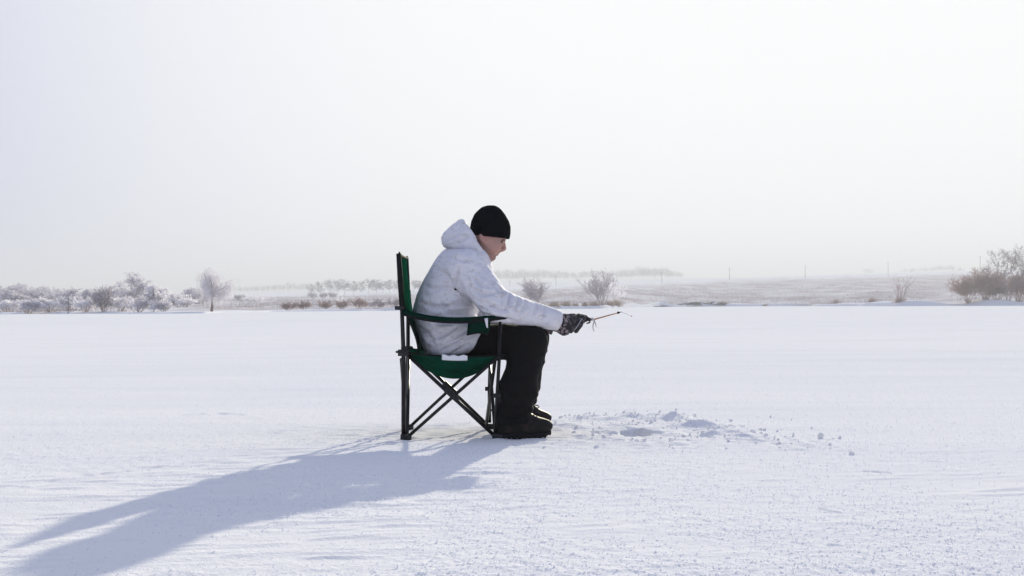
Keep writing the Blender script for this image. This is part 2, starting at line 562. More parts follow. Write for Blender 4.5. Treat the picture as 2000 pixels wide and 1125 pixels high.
FEET = [(gpt(799, 857), .035, .012), (gpt(974, 858), .035, .011), (gpt(803, 837), .035, .012), (gpt(962, 835), .035, .012), (gpt(1000, 857), .035, .010),
        (gpt(1025, 858), .035, .010), (gpt(1052, 857), .035, .009), (gpt(1045, 833), .04, .009)]
MP = [(*gpt(a, b), r, h) for a, b, r, h in MOUNDS]
TRACKS = [([(-60, 958), (0, 956), (30, 954), (60, 957)], .008, .006), ([(-40, 962), (60, 952), (150, 938), (300, 918), (420, 905), (520, 897)], .010, -.005),
          ([(150, 936), (230, 925), (300, 920)], .010, .005), ([(375, 810), (430, 808), (480, 810)], .030, .007), ([(470, 818), (510, 816)], .020, .005),
          ([(225, 1062), (250, 1060), (290, 1064)], .006, .004), ([(1065, 718), (1110, 719), (1180, 722), (1240, 726)], .018, .008),
          ([(1180, 729), (1300, 727)], .03, .005), ([(1415, 735), (1470, 735)], .025, .008), ([(1602, 997), (1620, 1002), (1642, 1005)], .007, .007),
          ([(1690, 922), (1740, 925)], .008, .006), ([(1800, 901), (1850, 903)], .008, .005), ([(1620, 1068), (1660, 1072)], .007, .005)]


def lake_h(x, y, cell):
    """snow height; detail finer than the local mesh cell is dropped"""
    def keep(w): return np.clip((w / np.maximum(cell, 1e-6) - 1.2) / 1.5, 0, 1)
    h = 0.006 * noise2(x / 1.9, y / 1.4, 1) + 0.012 * noise2(x / 5.5, y / 4.0, 2)
    patch = noise2(x / 0.85 + 0.5 * noise2(x / .4, y / .4, 7), y / 1.0, 3) + 0.45 * noise2(x / 0.3, y / 0.4, 4)
    rough = sstep(-0.95, -0.05, patch)                 # hoar-frost patches against wind-polished ones
    g = np.zeros_like(x)
    for w, a, sd in ((.040, .0018, 11), (.0155, .0066, 12), (.0105, .0050, 13)):
        n = noise2(x / w, y / w, sd)
        g += a * keep(w) * np.where(n > 0, n, 0.45 * n)
    h += g * (0.10 + 0.90 * rough)
    # wind-carved ripples, long from left to right
    xr, yr = x * .97 + y * .24, -x * .24 + y * .97
    for w, el, a, sd in ((.045, 4.0, .0050, 21), (.022, 4.0, .0034, 22), (.10, 3.5, .004, 23)):
        n = noise2(xr / (w * el), (yr + .04 * noise2(xr / .5, yr / .3, 25)) / w, sd)
        h += a * keep(w) * np.maximum(n - 0.12, 0) * (1 - 0.75 * rough)
    crust = np.exp(-(((x + .75) / .85) ** 2 + ((y - 5.1) / 1.15) ** 2) ** 1.5)
    for w, el, a, sd in ((.075, 3.0, .010, 26), (.032, 3.0, .007, 27)):
        n = noise2((xr + .05 * noise2(xr / .2, yr / .2, 29)) / (w * el), (yr + .06 * noise2(xr / .4, yr / .3, 28)) / w, sd)
        h += a * crust * keep(w) * np.maximum(n - .05, 0)
    # trodden, shaved-up snow about the fishing hole
    m = np.zeros_like(x); ms = np.zeros_like(x)
    for cx, cy, r, a in MP:
        q = ((x - cx) / r) ** 2 + ((y - cy) / (r * 1.7)) ** 2
        e = np.exp(-q * 1.6)
        m += .48 * a * e; ms = np.maximum(ms, np.exp(-q * .55))
    lump = 0.62 + 0.55 * noise2(x / .07, y / .085, 31) + 0.38 * noise2(x / .032, y / .036, 32) * keep(.032)
    h += m * np.maximum(lump, 0.05) * 1.15
    h += ms * (.006 * noise2(x / .045, y / .05, 33) * keep(.045) + .004 * noise2(x / .02, y / .02, 34) * keep(.02))
    foot = np.exp(-(((x + .05) / .9) ** 2 + ((y - 6.85) / .7) ** 2))
    h += foot * (.009 * noise2(x / .10, y / .05, 41) + .006 * noise2(x / .03, y / .035, 42) * keep(.03))
    for pts, wd, a in TRACKS:
        P = np.array([gpt(*p) for p in pts])
        lo, hi = P.min(0) - 6 * wd, P.max(0) + 6 * wd
        k = np.nonzero((x > lo[0]) & (x < hi[0]) & (y > lo[1]) & (y < hi[1]))[0]
        if not len(k): continue
        dd = np.full(len(k), 9.0)
        for p, q in zip(P[:-1], P[1:]):
            v = q - p
            t = np.clip(((x[k] - p[0]) * v[0] + (y[k] - p[1]) * v[1]) / (v @ v), 0, 1)
            dd = np.minimum(dd, np.hypot(x[k] - p[0] - t * v[0], y[k] - p[1] - t * v[1]))
        h[k] += a * np.exp(-(dd / wd) ** 2) * (0.7 + 0.6 * noise2(x[k] / .06, y[k] / .05, 51))
    # the drilled hole
    r = np.hypot(x - HOLE[0], (y - HOLE[1]) / 2.2) + .016 * noise2(x / .05, y / .07, 61) + .010 * noise2(x / .018, y / .03, 62)
    h += .010 * np.exp(-((r - .11) / .035) ** 2) * (y > HOLE[1]) - .004 * np.exp(-(r / .2) ** 2)
    k = sstep(.085, .062, r)
    h = h * (1 - k) - .16 * k
    # keep the snow level under boots and chair feet
    near = np.exp(-(((x + .15) / .42) ** 2 + ((y - 6.85) / .42) ** 2) ** 2)
    h = h * (1 - .6 * near) - .001 * near
    for (fx, fy), fr, fa in FEET:
        h += fa * np.exp(-(((x - fx) / fr) ** 2 + ((y - fy) / fr) ** 2)) * (.75 + .5 * noise2(x / .02, y / .02, 95) * keep(.02))
    far = sstep(14, 40, np.hypot(x, y))
    drift = sstep(9, 16, y) * sstep(2.0, 1.0, np.abs(x) / np.maximum(y, 1e-3))
    h = h * (1 - far)
    for w, el, a, sd in ((2.2, 6, .016, 91), (6.0, 5, .035, 92), (15.0, 4, .06, 93)):
        n = noise2(x / (w * el) + .15 * noise2(x / 9, y / 4, 94), y / w, sd)
        h += a * drift * np.clip((w / np.maximum(cell, 1e-6) - 1.5) / 2, 0, 1) * np.maximum(n, -.3) * sstep(140, 90, y)
    return h.astype(np.float32)


def build_lake():
    fine = np.linspace(-0.45, 0.45, 740)
    side = np.linspace(0.45, 2 * np.pi - 0.45, 70)[1:-1]
    ang = np.concatenate([fine, side])
    r1 = 0.3 * (2.75 / 0.3) ** np.linspace(0, 1, 26)[:-1]
    n2 = int(math.log(12.5 / 2.75) / .0027)
    r2 = 2.75 * (12.5 / 2.75) ** np.linspace(0, 1, n2)[:-1]
    r3 = 12.5 * (430 / 12.5) ** np.linspace(0, 1, 110)
    rad = np.concatenate([r1, r2, r3])
    A, R = np.meshgrid(ang, rad)
    dA = np.gradient(ang)[None, :] * R
    dR = np.gradient(rad)[:, None] + 0 * R
    x, y = (R * np.sin(A)).ravel(), (R * np.cos(A)).ravel()
    cell = np.maximum(np.abs(dA), dR).ravel()
    z = lake_h(x, y, cell)
    na, nr = len(ang), len(rad)
    idx = np.arange(na * nr).reshape(nr, na)
    nxt = np.roll(idx, -1, axis=1)
    q = np.stack([idx[:-1], idx[1:], nxt[1:], nxt[:-1]], -1).reshape(-1, 4)[:, ::-1]
    V = np.stack([x, y, z], -1)
    c = len(V)
    V = np.concatenate([V, [[0, 0, 0]]])
    t = np.stack([np.full(na, c), nxt[0], idx[0]], -1)
    return link("frozen_lake", np_mesh("frozen_lake", V, quads=q, tris=t, mat=M_SNOW))


lake = tag(build_lake(), kind="structure")


def hz(x, y):
    return float(lake_h(np.array([float(x)]), np.array([float(y)]), np.array([.005]))[0])


# ------------------------------------------------------------------ land beyond the lake
def hor(px): return 602.0 - 0.0065 * px


SX = np.array([-900, 0, 200, 400, 530, 650, 780, 1000, 1175, 1290, 1460, 1757, 2000, 2900], float)
SY = np.array([618, 613.5, 612.3, 611.6, 608.5, 607.6, 606.6, 604.3, 602.4, 599.2, 598.2, 598.0, 596.8, 592], float)
SD = CAM_H * FOC / (SY - hor(SX))                   # shore distance
BANK = np.array([.3, .25, .2, .25, .2, .35, .45, .35, .5, .9, .75, .9, .8, .8])
MX = np.array([-900, 0, 300, 500, 700, 950, 1200, 1460, 1800, 2100, 2900], float)
M_Y = np.array([596, 592, 586, 579, 577, 570, 556, 546, 537, 531, 520], float)
M_D = np.array([480, 480, 500, 560, 600, 520, 560, 620, 660, 680, 700], float)
U_Y = np.array([578, 574, 573, 571, 564, 550, 545.5, 541.5, 530.5, 524, 512], float)
U_D = np.array([1250, 1250, 1250, 1250, 1150, 1250, 1300, 1350, 1350, 1350, 1350], float)


def land_z(x, y):
    x, y = np.asarray(x, float), np.asarray(y, float)
    px = 1000 + FOC * x / y
    d0 = np.interp(px, SX, SD); bk = np.interp(px, SX, BANK)
    d0 = d0 + 2.5 * noise2(x / 7, y / 9, 71) + 5 * noise2(x / 23, y / 30, 72)
    md, my = np.interp(px, MX, M_D), np.interp(px, MX, M_Y)
    ud, uy = np.interp(px, MX, U_D), np.interp(px, MX, U_Y)
    mz = CAM_H + md * (hor(px) - my) / FOC
    uz = CAM_H + ud * (hor(px) - uy) / FOC
    s = y - d0
    b = bk * (0.75 + 0.5 * noise2(x / 5, y / 40, 73))
    z = -0.5 + (0.5 + b) * sstep(-1.6, 1.6, s)
    t1 = np.clip(s / (md - d0), 0, 1)
    t2 = np.clip((y - md) / (ud - md), 0, 1)
    z = z + np.where(y < md, (mz - bk) * (0.85 * t1 + 0.15 * t1 * t1), (mz - bk) + (uz - mz) * t2)
    z = z - np.clip(y - ud, 0, 1e9) * 0.012
    z = z + 0.10 * noise2(x / 3.5, y / 6, 74) * sstep(1, 6, s) + 0.18 * noise2(x / 12, y / 20, 75) * sstep(3, 25, s)
    return z


def build_land():
    t = np.concatenate([np.linspace(-1.25, -0.5, 40)[:-1], np.linspace(-0.5, 0.5, 520), np.linspace(0.5, 1.25, 40)[1:]])
    px = 1000 + FOC * t
    d0 = np.interp(px, SX, SD)
    s = np.concatenate([np.linspace(-9, 12, 36), 12 + np.geomspace(1.0, 420, 46), 432 + np.geomspace(14, 2600, 60)])
    Y = d0[None, :] + s[:, None]
    X = Y * t[None, :]
    Z = land_z(X.ravel(), Y.ravel())
    V = np.stack([X.ravel(), Y.ravel(), Z], -1)
    n, m = X.shape
    idx = np.arange(n * m).reshape(n, m)
    q = np.stack([idx[:-1, :-1], idx[:-1, 1:], idx[1:, 1:], idx[1:, :-1]], -1).reshape(-1, 4)
    me = np_mesh("meadow_land", V, quads=q, mat=M_LAND)
    md = np.interp(np.broadcast_to(px, X.shape), MX, M_D)
    g = sstep(2, 9, np.broadcast_to(s[:, None], X.shape)) * (1 - sstep(-60, 20, Y - md))
    at = me.attributes.new("meadow", 'FLOAT', 'POINT')
    at.data.foreach_set("value", g.ravel().astype(np.float32))
    return link("meadow_land", me)


# snow with frosted dry growth showing through on the meadow strip
N_, L_ = M_LAND.node_tree.nodes, M_LAND.node_tree.links
a_ = N_.new("ShaderNodeAttribute"); a_.attribute_name = "meadow"
tc_ = N_.new("ShaderNodeTexCoord")
mp_ = N_.new("ShaderNodeMapping"); mp_.inputs["Scale"].default_value = (0.16, 0.035, 0.2)
n_ = N_.new("ShaderNodeTexNoise"); n_.inputs["Scale"].default_value = 1.0; n_.inputs["Detail"].default_value = 8; n_.inputs["Roughness"].default_value = 0.7
r_ = N_.new("ShaderNodeMapRange"); r_.inputs["From Min"].default_value = 0.30; r_.inputs["From Max"].default_value = 0.72
mu_ = N_.new("ShaderNodeMath"); mu_.operation = 'MULTIPLY'
mx_ = N_.new("ShaderNodeMix"); mx_.data_type = 'RGBA'
mx_.inputs[6].default_value = (0.84, 0.845, 0.87, 1); mx_.inputs[7].default_value = (0.40, 0.325, 0.31, 1)
L_.new(tc_.outputs["Object"], mp_.inputs[0]); L_.new(mp_.outputs[0], n_.inputs["Vector"])
L_.new(n_.outputs["Fac"], r_.inputs["Value"]); L_.new(r_.outputs["Result"], mu_.inputs[0]); L_.new(a_.outputs["Fac"], mu_.inputs[1])
L_.new(mu_.outputs[0], mx_.inputs[0]); L_.new(mx_.outputs[2], N_["Principled BSDF"].inputs["Base Color"])
land = tag(build_land(), kind="structure")


def build_plain():
    a = np.linspace(0, 2 * np.pi, 96, endpoint=False)
    R = [200, 1200, 5000]
    V = np.concatenate([[[0, 0, -.9]]] + [np.stack([r * np.sin(a), r * np.cos(a), np.full(96, -.9)], -1) for r in R])
    T = [[0, 1 + (i + 1) % 96, 1 + i] for i in range(96)]
    Q = [[1 + k * 96 + i, 1 + k * 96 + (i + 1) % 96, 1 + (k + 1) * 96 + (i + 1) % 96, 1 + (k + 1) * 96 + i] for k in range(2) for i in range(96)]
    return link("ground", np_mesh("ground", V, quads=Q, tris=T, mat=M_LAND))


tag(build_plain(), kind="structure")

# ------------------------------------------------------------------ folding chair
YN, YF = 6.57, 7.12                # near and far feet


def build_chair():
    root = empty("folding_chair", (*gpt(880, 850), 0))
    off = np.array(root.location)
    tag(root, "green fabric folding camp chair with black tube frame under the man", "chair")
    # corners (near, far) taken at their own depth
    rf = [U(788, 856, YN), U(793, 836, YF)]
    ff = [U(970, 856, YN), U(958, 834, YF)]
    for p in rf + ff: p[2] = 0.012
    rs = [U(788, 689, YN), U(797, 687, YF)]            # rear seat corners
    fs = [U(980, 694, YN), U(962, 692, YF)]            # front seat corners
    rs[1][2] = rs[0][2]; fs[1][2] = fs[0][2]
    ra = [U(785, 604, YN), U(797, 606, YF)]; ra[1][2] = ra[0][2]
    rt = [U(779, 497, YN), U(794, 497, YF)]; rt[1][2] = rt[0][2]
    fa = [U(977, 618, YN), U(962, 620, YF)]; fa[1][2] = fa[0][2]
    L = lambda P: [np.asarray(p) - off for p in P]

    def tube(name, pts, r, m=M_TUBE):
        b = MB(); b.tube(L(pts), r, 12); return b.build(name, m, root)

    for i in (0, 1):
        sgn = -1 if i == 0 else 1
        post = tube("rear_post", [rf[i], rs[i], ra[i], rt[i]], [.0100, .0100, .0095, .0090])
        b = MB(); b.tube(L([ra[i] + np.array([0, 0, .012]), (ra[i] + rt[i]) / 2, rt[i] + np.array([-.001, 0, .004])]), [.013, .0145, .0125], 12, flat=.9)
        b.build("sleeve", M_BIND, post)
        b = MB(); b.tube(L([rt[i], rt[i] + np.array([.004, 0, .012])]), [.005, .004], 8); b.build("cap", M_PLAST, post)
        b = MB(); b.box(L([rs[i]])[0], (.050, .030, .030)); b.box(L([rs[i] + np.array([-.020, 0, .004])])[0], (.03, .018, .010))
        b.build("corner_bracket", M_PLAST, root)
        b = MB(); b.box(L([ra[i] + np.array([-.012, 0, .006])])[0], (.040, .028, .018)); b.build("arm_joint", M_PLAST, root)
        # front arm post in two sliding tubes
        mid = ff[i] * 0.42 + fa[i] * 0.58
        fp = tube("front_post", [ff[i] + np.array([-.004, -.012 * sgn, .02]), ff[i] * .45 + fs[i] * .55 + np.array([-.012, 0, -.03]), fs[i] + np.array([-.012, 0, -.02]), fa[i] + np.array([0, 0, .012])], [.0085, .0085, .0080, .0075])
        br = ff[i] * .45 + fs[i] * .55 + np.array([-.006, -.006 * sgn, -.005])
        b = MB(); b.box(L([br + np.array([-.006, 0, -.012])])[0], (.042, .026, .020)); b.build("slider", M_PLAST, root)
        # side cross: two legs that scissor
        tube("cross_leg", [rf[i] + np.array([.022, .006 * sgn, .004]), fs[i] + np.array([-.01, .006 * sgn, .0])], .0078)
        tube("cross_leg", [ff[i] + np.array([-.010, -.008 * sgn, .004]), rs[i] + np.array([.014, -.008 * sgn, -.006])], .0088)
        c = (rf[i] + ff[i] + rs[i] + fs[i]) / 4
        ax = rs[i] - ff[i]; th = math.atan2(ax[2], ax[0])
        R = np.array(Matrix.Rotation(-th, 3, 'Y'))
        b = MB(); b.box(L([c + np.array([.002, 0, .004])])[0], (.078, .034, .026), R)
        b.tube(L([c + np.array([0, -.024, .004]), c + np.array([0, .024, .004])]), .008, 10)
        b.build("pivot", M_PLAST, root)
        for nm, p in (("rear_foot", rf[i] + np.array([.012, 0, 0])), ("front_foot", ff[i] + np.array([.004, 0, 0]))):
            b = MB(); b.box(L([p])[0] + np.array([0, 0, .001]), (.050, .034, .026)); b.build(nm, M_PLAST, root)
    # front and rear crosses
    for A, B, ds in ((rf, rs, .016), (ff, fs, -.006)):
        tube("cross_leg", [A[0] + np.array([ds, .01, .006]), B[1] + np.array([ds - .01, -.01, -.03])], .0082)
        tube("cross_leg", [A[1] + np.array([ds - .016, -.01, .006]), B[0] + np.array([ds - .026, .01, -.03])], .0082)
    # seat: a hammock between the four corners
    nu, nv = 34, 30
    P = np.zeros((nu, nv, 3))
    for a in range(nu):
        u = a / (nu - 1)
        e0 = rs[0] * (1 - u) + fs[0] * u + np.array([.012 * (1 - u) + .012 * u, 0, -.014 * math.sin(math.pi * u)])
        e1 = rs[1] * (1 - u) + fs[1] * u + np.array([.012, 0, -.014 * math.sin(math.pi * u)])
        for c in range(nv):
            v = c / (nv - 1)
            p = e0 * (1 - v) + e1 * v
            sag = .100 * (1 - abs(2 * v - 1) ** 2.2) * (math.sin(math.pi * min(1, u * 1.02)) ** .75 if 0 < u < 1 else 0)
            p[2] -= sag + .012 * (1 - abs(2 * v - 1) ** 2)
            P[a, c] = p - off
    V, Q = sheet(P, .004)
    seat = MB().add(V, Q).build("seat", M_GREEN, root)
    for c in (0, nv - 1):
        b = MB(); b.tube(P[:, c], .006, 8); b.build("seat_edging", M_BIND, seat)
    b = MB(); b.tube(P[-1], .007, 8); b.build("seat_edging", M_BIND, seat)
    # hanging side skirt on the near edge, with a pale blank patch
    e = P[:, 0]
    S = np.zeros((nu, 6, 3))
    for a in range(nu):
        u = a / (nu - 1)
        for c in range(6):
            w = c / 5
            S[a, c] = e[a] + np.array([0, -.004 + .055 * w * w, -.075 * w * math.sin(math.pi * u) ** .8])
    V, Q = sheet(S, .003)
    MB().add(V, Q).build("side_panel", M_GREEN, seat)
    p0, p1 = U(863, 698, YN - .012) - off, U(913, 699, YN - .012) - off
    G = np.zeros((16, 4, 3))
    for a in range(16):
        u = a / 15
        for c in range(4):
            q = p0 * (1 - u) + p1 * u
            q[2] += .012 - .024 * (c / 3) + (.003 * math.sin(u * 17) * (1 - c / 3)) - .002 * math.sin(math.pi * u)
            q[1] += .003 * (c / 3)
            G[a, c] = q
    V, Q = sheet(G, .002)
    tag(MB().add(V, Q).build("blank_patch", M_PATCH, seat), "blank white patch on the side of the seat")
    # back panel: tied to the posts above, leaning in to the seat below
    nb = 30
    B = np.zeros((nb, 22, 3))
    for a in range(nb):
        t = a / (nb - 1)                              # 0 top, 1 bottom
        for c in range(22):
            v = c / 21
            top = rt[0] * (1 - v) + rt[1] * v; mid_ = ra[0] * (1 - v) + ra[1] * v; low = rs[0] * (1 - v) + rs[1] * v
            if t < .55: p = top + (mid_ - top) * (t / .55)
            else: p = mid_ + (low - mid_) * ((t - .55) / .45)
            p = p.copy()
            inset = .016 * sstep(.3, 1, t)
            p[1] += inset * (1 - 2 * v) * 2
            p[0] += .004 + .050 * sstep(.42, 1.0, t) + .012 * t
            p[0] -= .012 * math.sin(math.pi * v) * (1 - .4 * t) * math.sin(math.pi * min(1, t + .25)) 
            p[0] += .003 * math.sin(9 * t + 4 * v)
            if t == 1: p[2] -= .0
            B[a, c] = p - off
    V, Q = sheet(B, .004)
    back = MB().add(V, Q).build("backrest", M_GREEN, root)
    b = MB(); b.tube(B[0], .007, 8); b.build("back_edging", M_BIND, back)
    for c in (0, 21):
        b = MB(); b.tube(B[10:, c], .005, 8); b.build("back_edging", M_BIND, back)
    # arm straps
    for i in (0, 1):
        sgn = -1 if i == 0 else 1
        n = 26
        G = np.zeros((n, 7, 3)); E = []
        end = fa[i] + np.array([.026, 0, .008])
        for a in range(n):
            u = a / (n - 1)
            c0 = ra[i] * (1 - u) + end * u
            c0 = c0 + np.array([0, 0, -.030 * math.sin(math.pi * u ** .85) + .006 * u])
            w = .016 + .032 * sstep(0, .45, u)
            if u > .93: w *= 1 - .5 * ((u - .93) / .07) ** 2
            for c in range(7):
                v = c / 6 * 2 - 1
                G[a, c] = c0 + np.array([0, v * w + .012 * sgn * 0, -.024 * abs(v) ** 2.4 - .004 * u * (1 - v * v)]) - off
        V, Q = sheet(G, .008)
        arm = MB().add(V, Q).build("armrest", M_GREEN_SHADE, root)
        for c in (0, 6):
            b = MB(); b.tube(G[:, c] + np.array([0, 0, .003]), .0055, 8); b.build("arm_edging", M_BIND, arm)
        b = MB(); b.box(G[-1, 3] + np.array([-.012, 0, .004]), (.05, .075, .016)); b.build("arm_cap", M_BIND, arm)
        # cup pouch hung from the strap
        ctr = (U(937, 622, YN) if i == 0 else U(925, 622, YF)) - off
        Pp = np.zeros((20, 8, 3))
        for a in range(20):
            an = 2 * math.pi * a / 19
            for c in range(8):
                w = c / 7
                rr = .052 * (1 - .10 * w + .05 * math.sin(3 * an + 2) * w)
                Pp[a, c] = ctr + np.array([rr * math.cos(an) - .014 * w, rr * .85 * math.sin(an), -.004 - .066 * w - .005 * math.sin(an * 2 + 1) * w])
        V, Q = sheet(Pp, .003)
        pouch = MB().add(V, Q).build("cup_pouch", M_GREEN_SHADE, arm)
        b = MB(); b.tube(Pp[:, 0], .005, 8, caps=False); b.tube(Pp[:, -1], .004, 8, caps=False); b.build("pouch_rim", M_BIND, pouch)
    t0 = U(946, 622, YN - .054) - off; t1 = U(953, 621, YN - .054) - off; t2 = U(953, 641, YN - .054) - off; t3 = U(950, 639, YN - .054) - off
    G = np.array([[t0, (t0 + t3) / 2, t3], [t1, (t1 + t2) / 2, t2]])
    V, Q = sheet(G, .002)
    MB().add(V, Q).build("blank_tag", M_PATCH, root)
    b = MB()
    rg = U(962, 801, YN - .012) - off
    an = np.linspace(0, 2 * np.pi, 17)
    b.tube(rg + np.stack([.006 * np.cos(an), 0 * an, .007 * np.sin(an)], -1), .0016, 6, caps=False)
    b.build("ring", M_PLAST, root)
    return root


chair = build_chair()

# ------------------------------------------------------------------ the angler
PXM = Y0 / FOC                       # metres per photo pixel in the man's middle plane


def J(px, py, dy=0.0): return U(px, py, Y0 + dy)


HEAD = [(404, 944, 970, .030), (415, 930, 982, .058), (430, 922, 990, .073), (450, 920, 992, .078), (462, 924, 989, .077), (470, 930, 985.5, .075),
        (478, 935, 982.5, .071), (486, 939, 979, .066), (492, 942, 974.0, .060), (497, 945, 970.5, .054), (502, 949, 967, .046), (506, 953, 964.5, .036), (509, 957, 961, .022)]


def build_body():
    def axis(lo, a, b, hi, fine, coarse):
        return np.concatenate([np.arange(lo, a, coarse), np.arange(a, b, fine), np.arange(b, hi, coarse)])
    v = Vol((-.56, Y0 - .36, -.005), (.47, Y0 + .36, 1.12), .012,
            axes=[axis(-.56, -.15, 0.0, .47, .0021, .011), axis(Y0 - .36, Y0 - .10, Y0 + .10, Y0 + .36, .0028, .011), axis(-.005, .815, .965, 1.12, .0021, .011)])
    v.loft(HEAD, Y0, p=2.15, egg=.16)
    # brow, nose, lips, chin
    v.ell(J(981, 467.5), (.014, .052, .010), k=.012)
    v.cone(J(983.4, 471.5), .0070, J(985.6, 485.0), .0085, k=.007)
    v.cone(J(984.0, 487.2), .0075, J(979.5, 488.0), .0105, k=.005)
    v.ell(J(979.6, 488.4), (.010, .0155, .0065), k=.005)
    v.ell(J(973.6, 493.0), (.0085, .020, .0060), k=.005)
    v.ell(J(970.4, 497.3), (.0080, .018, .0060), k=.005)
    v.ell(J(963.5, 504.0), (.0115, .019, .0115), k=.012)
    for sd in (-1, 1):
        v.ell(J(980.0, 472.2, sd * .033), (.012, .015, .009), k=.010, mode='sub')
        v.ell(J(967, 481, sd * .045), (.028, .022, .024), k=.02)
        v.ell(J(941.5, 465, sd * .076), (.014, .010, .023), k=.006, rot=.25)
        v.ell(J(943.5, 464, sd * .087), (.006, .006, .012), k=.004, mode='sub', rot=.25)
    v.cone(J(944, 478), .052, J(918, 515), .060, k=.03)
    # torso, arms, legs under the clothes
    v.cone(J(908, 530), .105, J(890, 590), .105, k=.05, sy=1.4)
    v.cone(J(890, 590), .105, J(880, 655), .100, k=.05, sy=1.35)
    for sd, el, wr in ((-1, J(972, 598, -.25), J(1088, 627, -.128)), (1, J(948, 618, .25), J(1048, 628, .20))):
        sh = J(912, 521, sd * .185)
        v.cone(sh, .055, el, .042, k=.03)
        v.cone(el, .042, wr, .024, k=.02)
        hd = J(1116, 630, -.125) if sd < 0 else J(1064, 634, .20)
        v.cone(wr, .022, hd, .015, k=.01)
    for sd, kn, an in ((-1, J(1037, 663, -.19), J(1004, 806, -.245)), (1, J(1042, 663, .19), J(1013, 800, .245))):
        hp = J(885, 665, sd * .09)
        v.cone(hp, .078, kn, .056, k=.04)
        v.cone(kn, .054, an, .040, k=.02)
        toe = an + np.array([.10, 0, 0]); toe[2] = .045; he = an.copy(); he[2] = .05
        v.cone(an, .038, he, .036, k=.02); v.cone(he, .034, toe, .028, k=.02)
    o = vol_obj("person", v, M_SKIN, it=1)
    me = o.data
    co = np.zeros(len(me.vertices) * 3, np.float32); me.vertices.foreach_get("co", co); co = co.reshape(-1, 3)
    a, b = J(946, 470), J(975, 497)
    t = ((co[:, 0] - a[0]) * (b - a)[2] - (co[:, 2] - a[2]) * (b - a)[0]) / np.hypot((b - a)[0], (b - a)[2])
    low = sstep(.004, .022, t) * sstep(.80, .85, co[:, 2]) * sstep(J(0, 466)[2], J(0, 476)[2], co[:, 2])
    at = me.attributes.new("stubble", 'FLOAT', 'POINT')
    at.data.foreach_set("value", low.astype(np.float32))
    return o


person = build_body()
tag(person, "seated man in white camouflage jacket, black trousers and black beanie looking down at ice", "person")


def stroke(V, pts, width, depth, side=-1, Yd=None):
    """crease along a path drawn on the side of the garment"""
    P = np.array([U(a, b, Y0 - .2) for a, b in pts])[:, [0, 2]]
    d = np.full(len(V), 9.0); tt = np.zeros(len(V))
    n = len(P) - 1
    for i in range(n):
        v = P[i + 1] - P[i]
        t = np.clip(((V[:, 0] - P[i, 0]) * v[0] + (V[:, 2] - P[i, 1]) * v[1]) / (v @ v + 1e-9), 0, 1)
        q = np.hypot(V[:, 0] - P[i, 0] - t * v[0], V[:, 2] - P[i, 1] - t * v[1])
        m = q < d; d[m] = q[m]; tt[m] = (i + t[m]) / n
    width, depth = width * 1.1, depth * 2.0
    w = width * (0.6 + 0.4 * np.sin(np.pi * tt))
    near = sstep(Y0 + .03, Y0 - .06, V[:, 1]) * sstep(.25, .7, np.abs(NRM[0][:, 1]))
    return (-depth * np.exp(-(d / w) ** 2) + .55 * depth * np.exp(-((d - 2.2 * w) / (1.5 * w)) ** 2)) * near * np.sin(np.pi * (0.08 + 0.84 * tt))


CREASES = [([(888, 563), (910, 580), (930, 595), (950, 606)], .006, .010), ([(887, 563), (893, 540), (898, 520)], .006, .005),
           ([(928, 650), (905, 664), (885, 674), (862, 686)], .008, .008), ([(925, 640), (900, 652), (872, 668)], .009, .008), ([(915, 668), (900, 678), (885, 686)], .008, .006),
           ([(890, 640), (862, 655), (840, 665)], .010, .007), ([(835, 620), (860, 628), (888, 632)], .010, .007), ([(820, 590), (850, 600), (880, 598)], .010, .006),
           ([(830, 560), (855, 566), (880, 560)], .010, .005), ([(850, 525), (875, 540), (885, 556)], .010, .005), ([(815, 640), (835, 652), (850, 672)], .010, .006),
           ([(870, 500), (900, 508), (925, 512)], .008, .004), ([(925, 540), (940, 558), (962, 566)], .008, .007), ([(918, 560), (945, 575), (975, 575)], .008, .007),
           ([(960, 556), (972, 570), (990, 574)], .006, .008), ([(995, 572), (994, 590), (985, 612)], .007, .009), ([(1008, 576), (1010, 592), (1002, 608)], .006, .007),
           ([(950, 590), (975, 604), (1000, 606)], .008, .007), ([(1024, 584), (1022, 600), (1012, 616)], .007, .005), ([(1046, 593), (1044, 606), (1036, 620)], .007, .004),
           ([(1063, 600), (1062, 612), (1056, 626)], .006, .004), ([(895, 632), (915, 635), (935, 632)], .005, .007), ([(940, 610), (970, 622), (1010, 626)], .008, .005),
           ([(905, 530), (915, 548), (918, 570)], .008, .004), ([(860, 585), (875, 610), (880, 632)], .010, .005)]


def jacket_disp(V):
    d = .0040 * noise3(V * np.array([16, 10, 22]), 1) + .0024 * noise3(V * np.array([34, 22, 46]), 2)
    n = noise3(V * np.array([9, 7, 15]) + .8 * noise3(V * 7, 5)[:, None], 3)
    d += .005 * (1 - np.abs(n)) ** 3
    d = d * (.25 + .75 * sstep(.2, .7, np.abs(NRM[0][:, 1])))
    for pts, w, dp in CREASES: d += stroke(V, pts, w, dp)
    return d


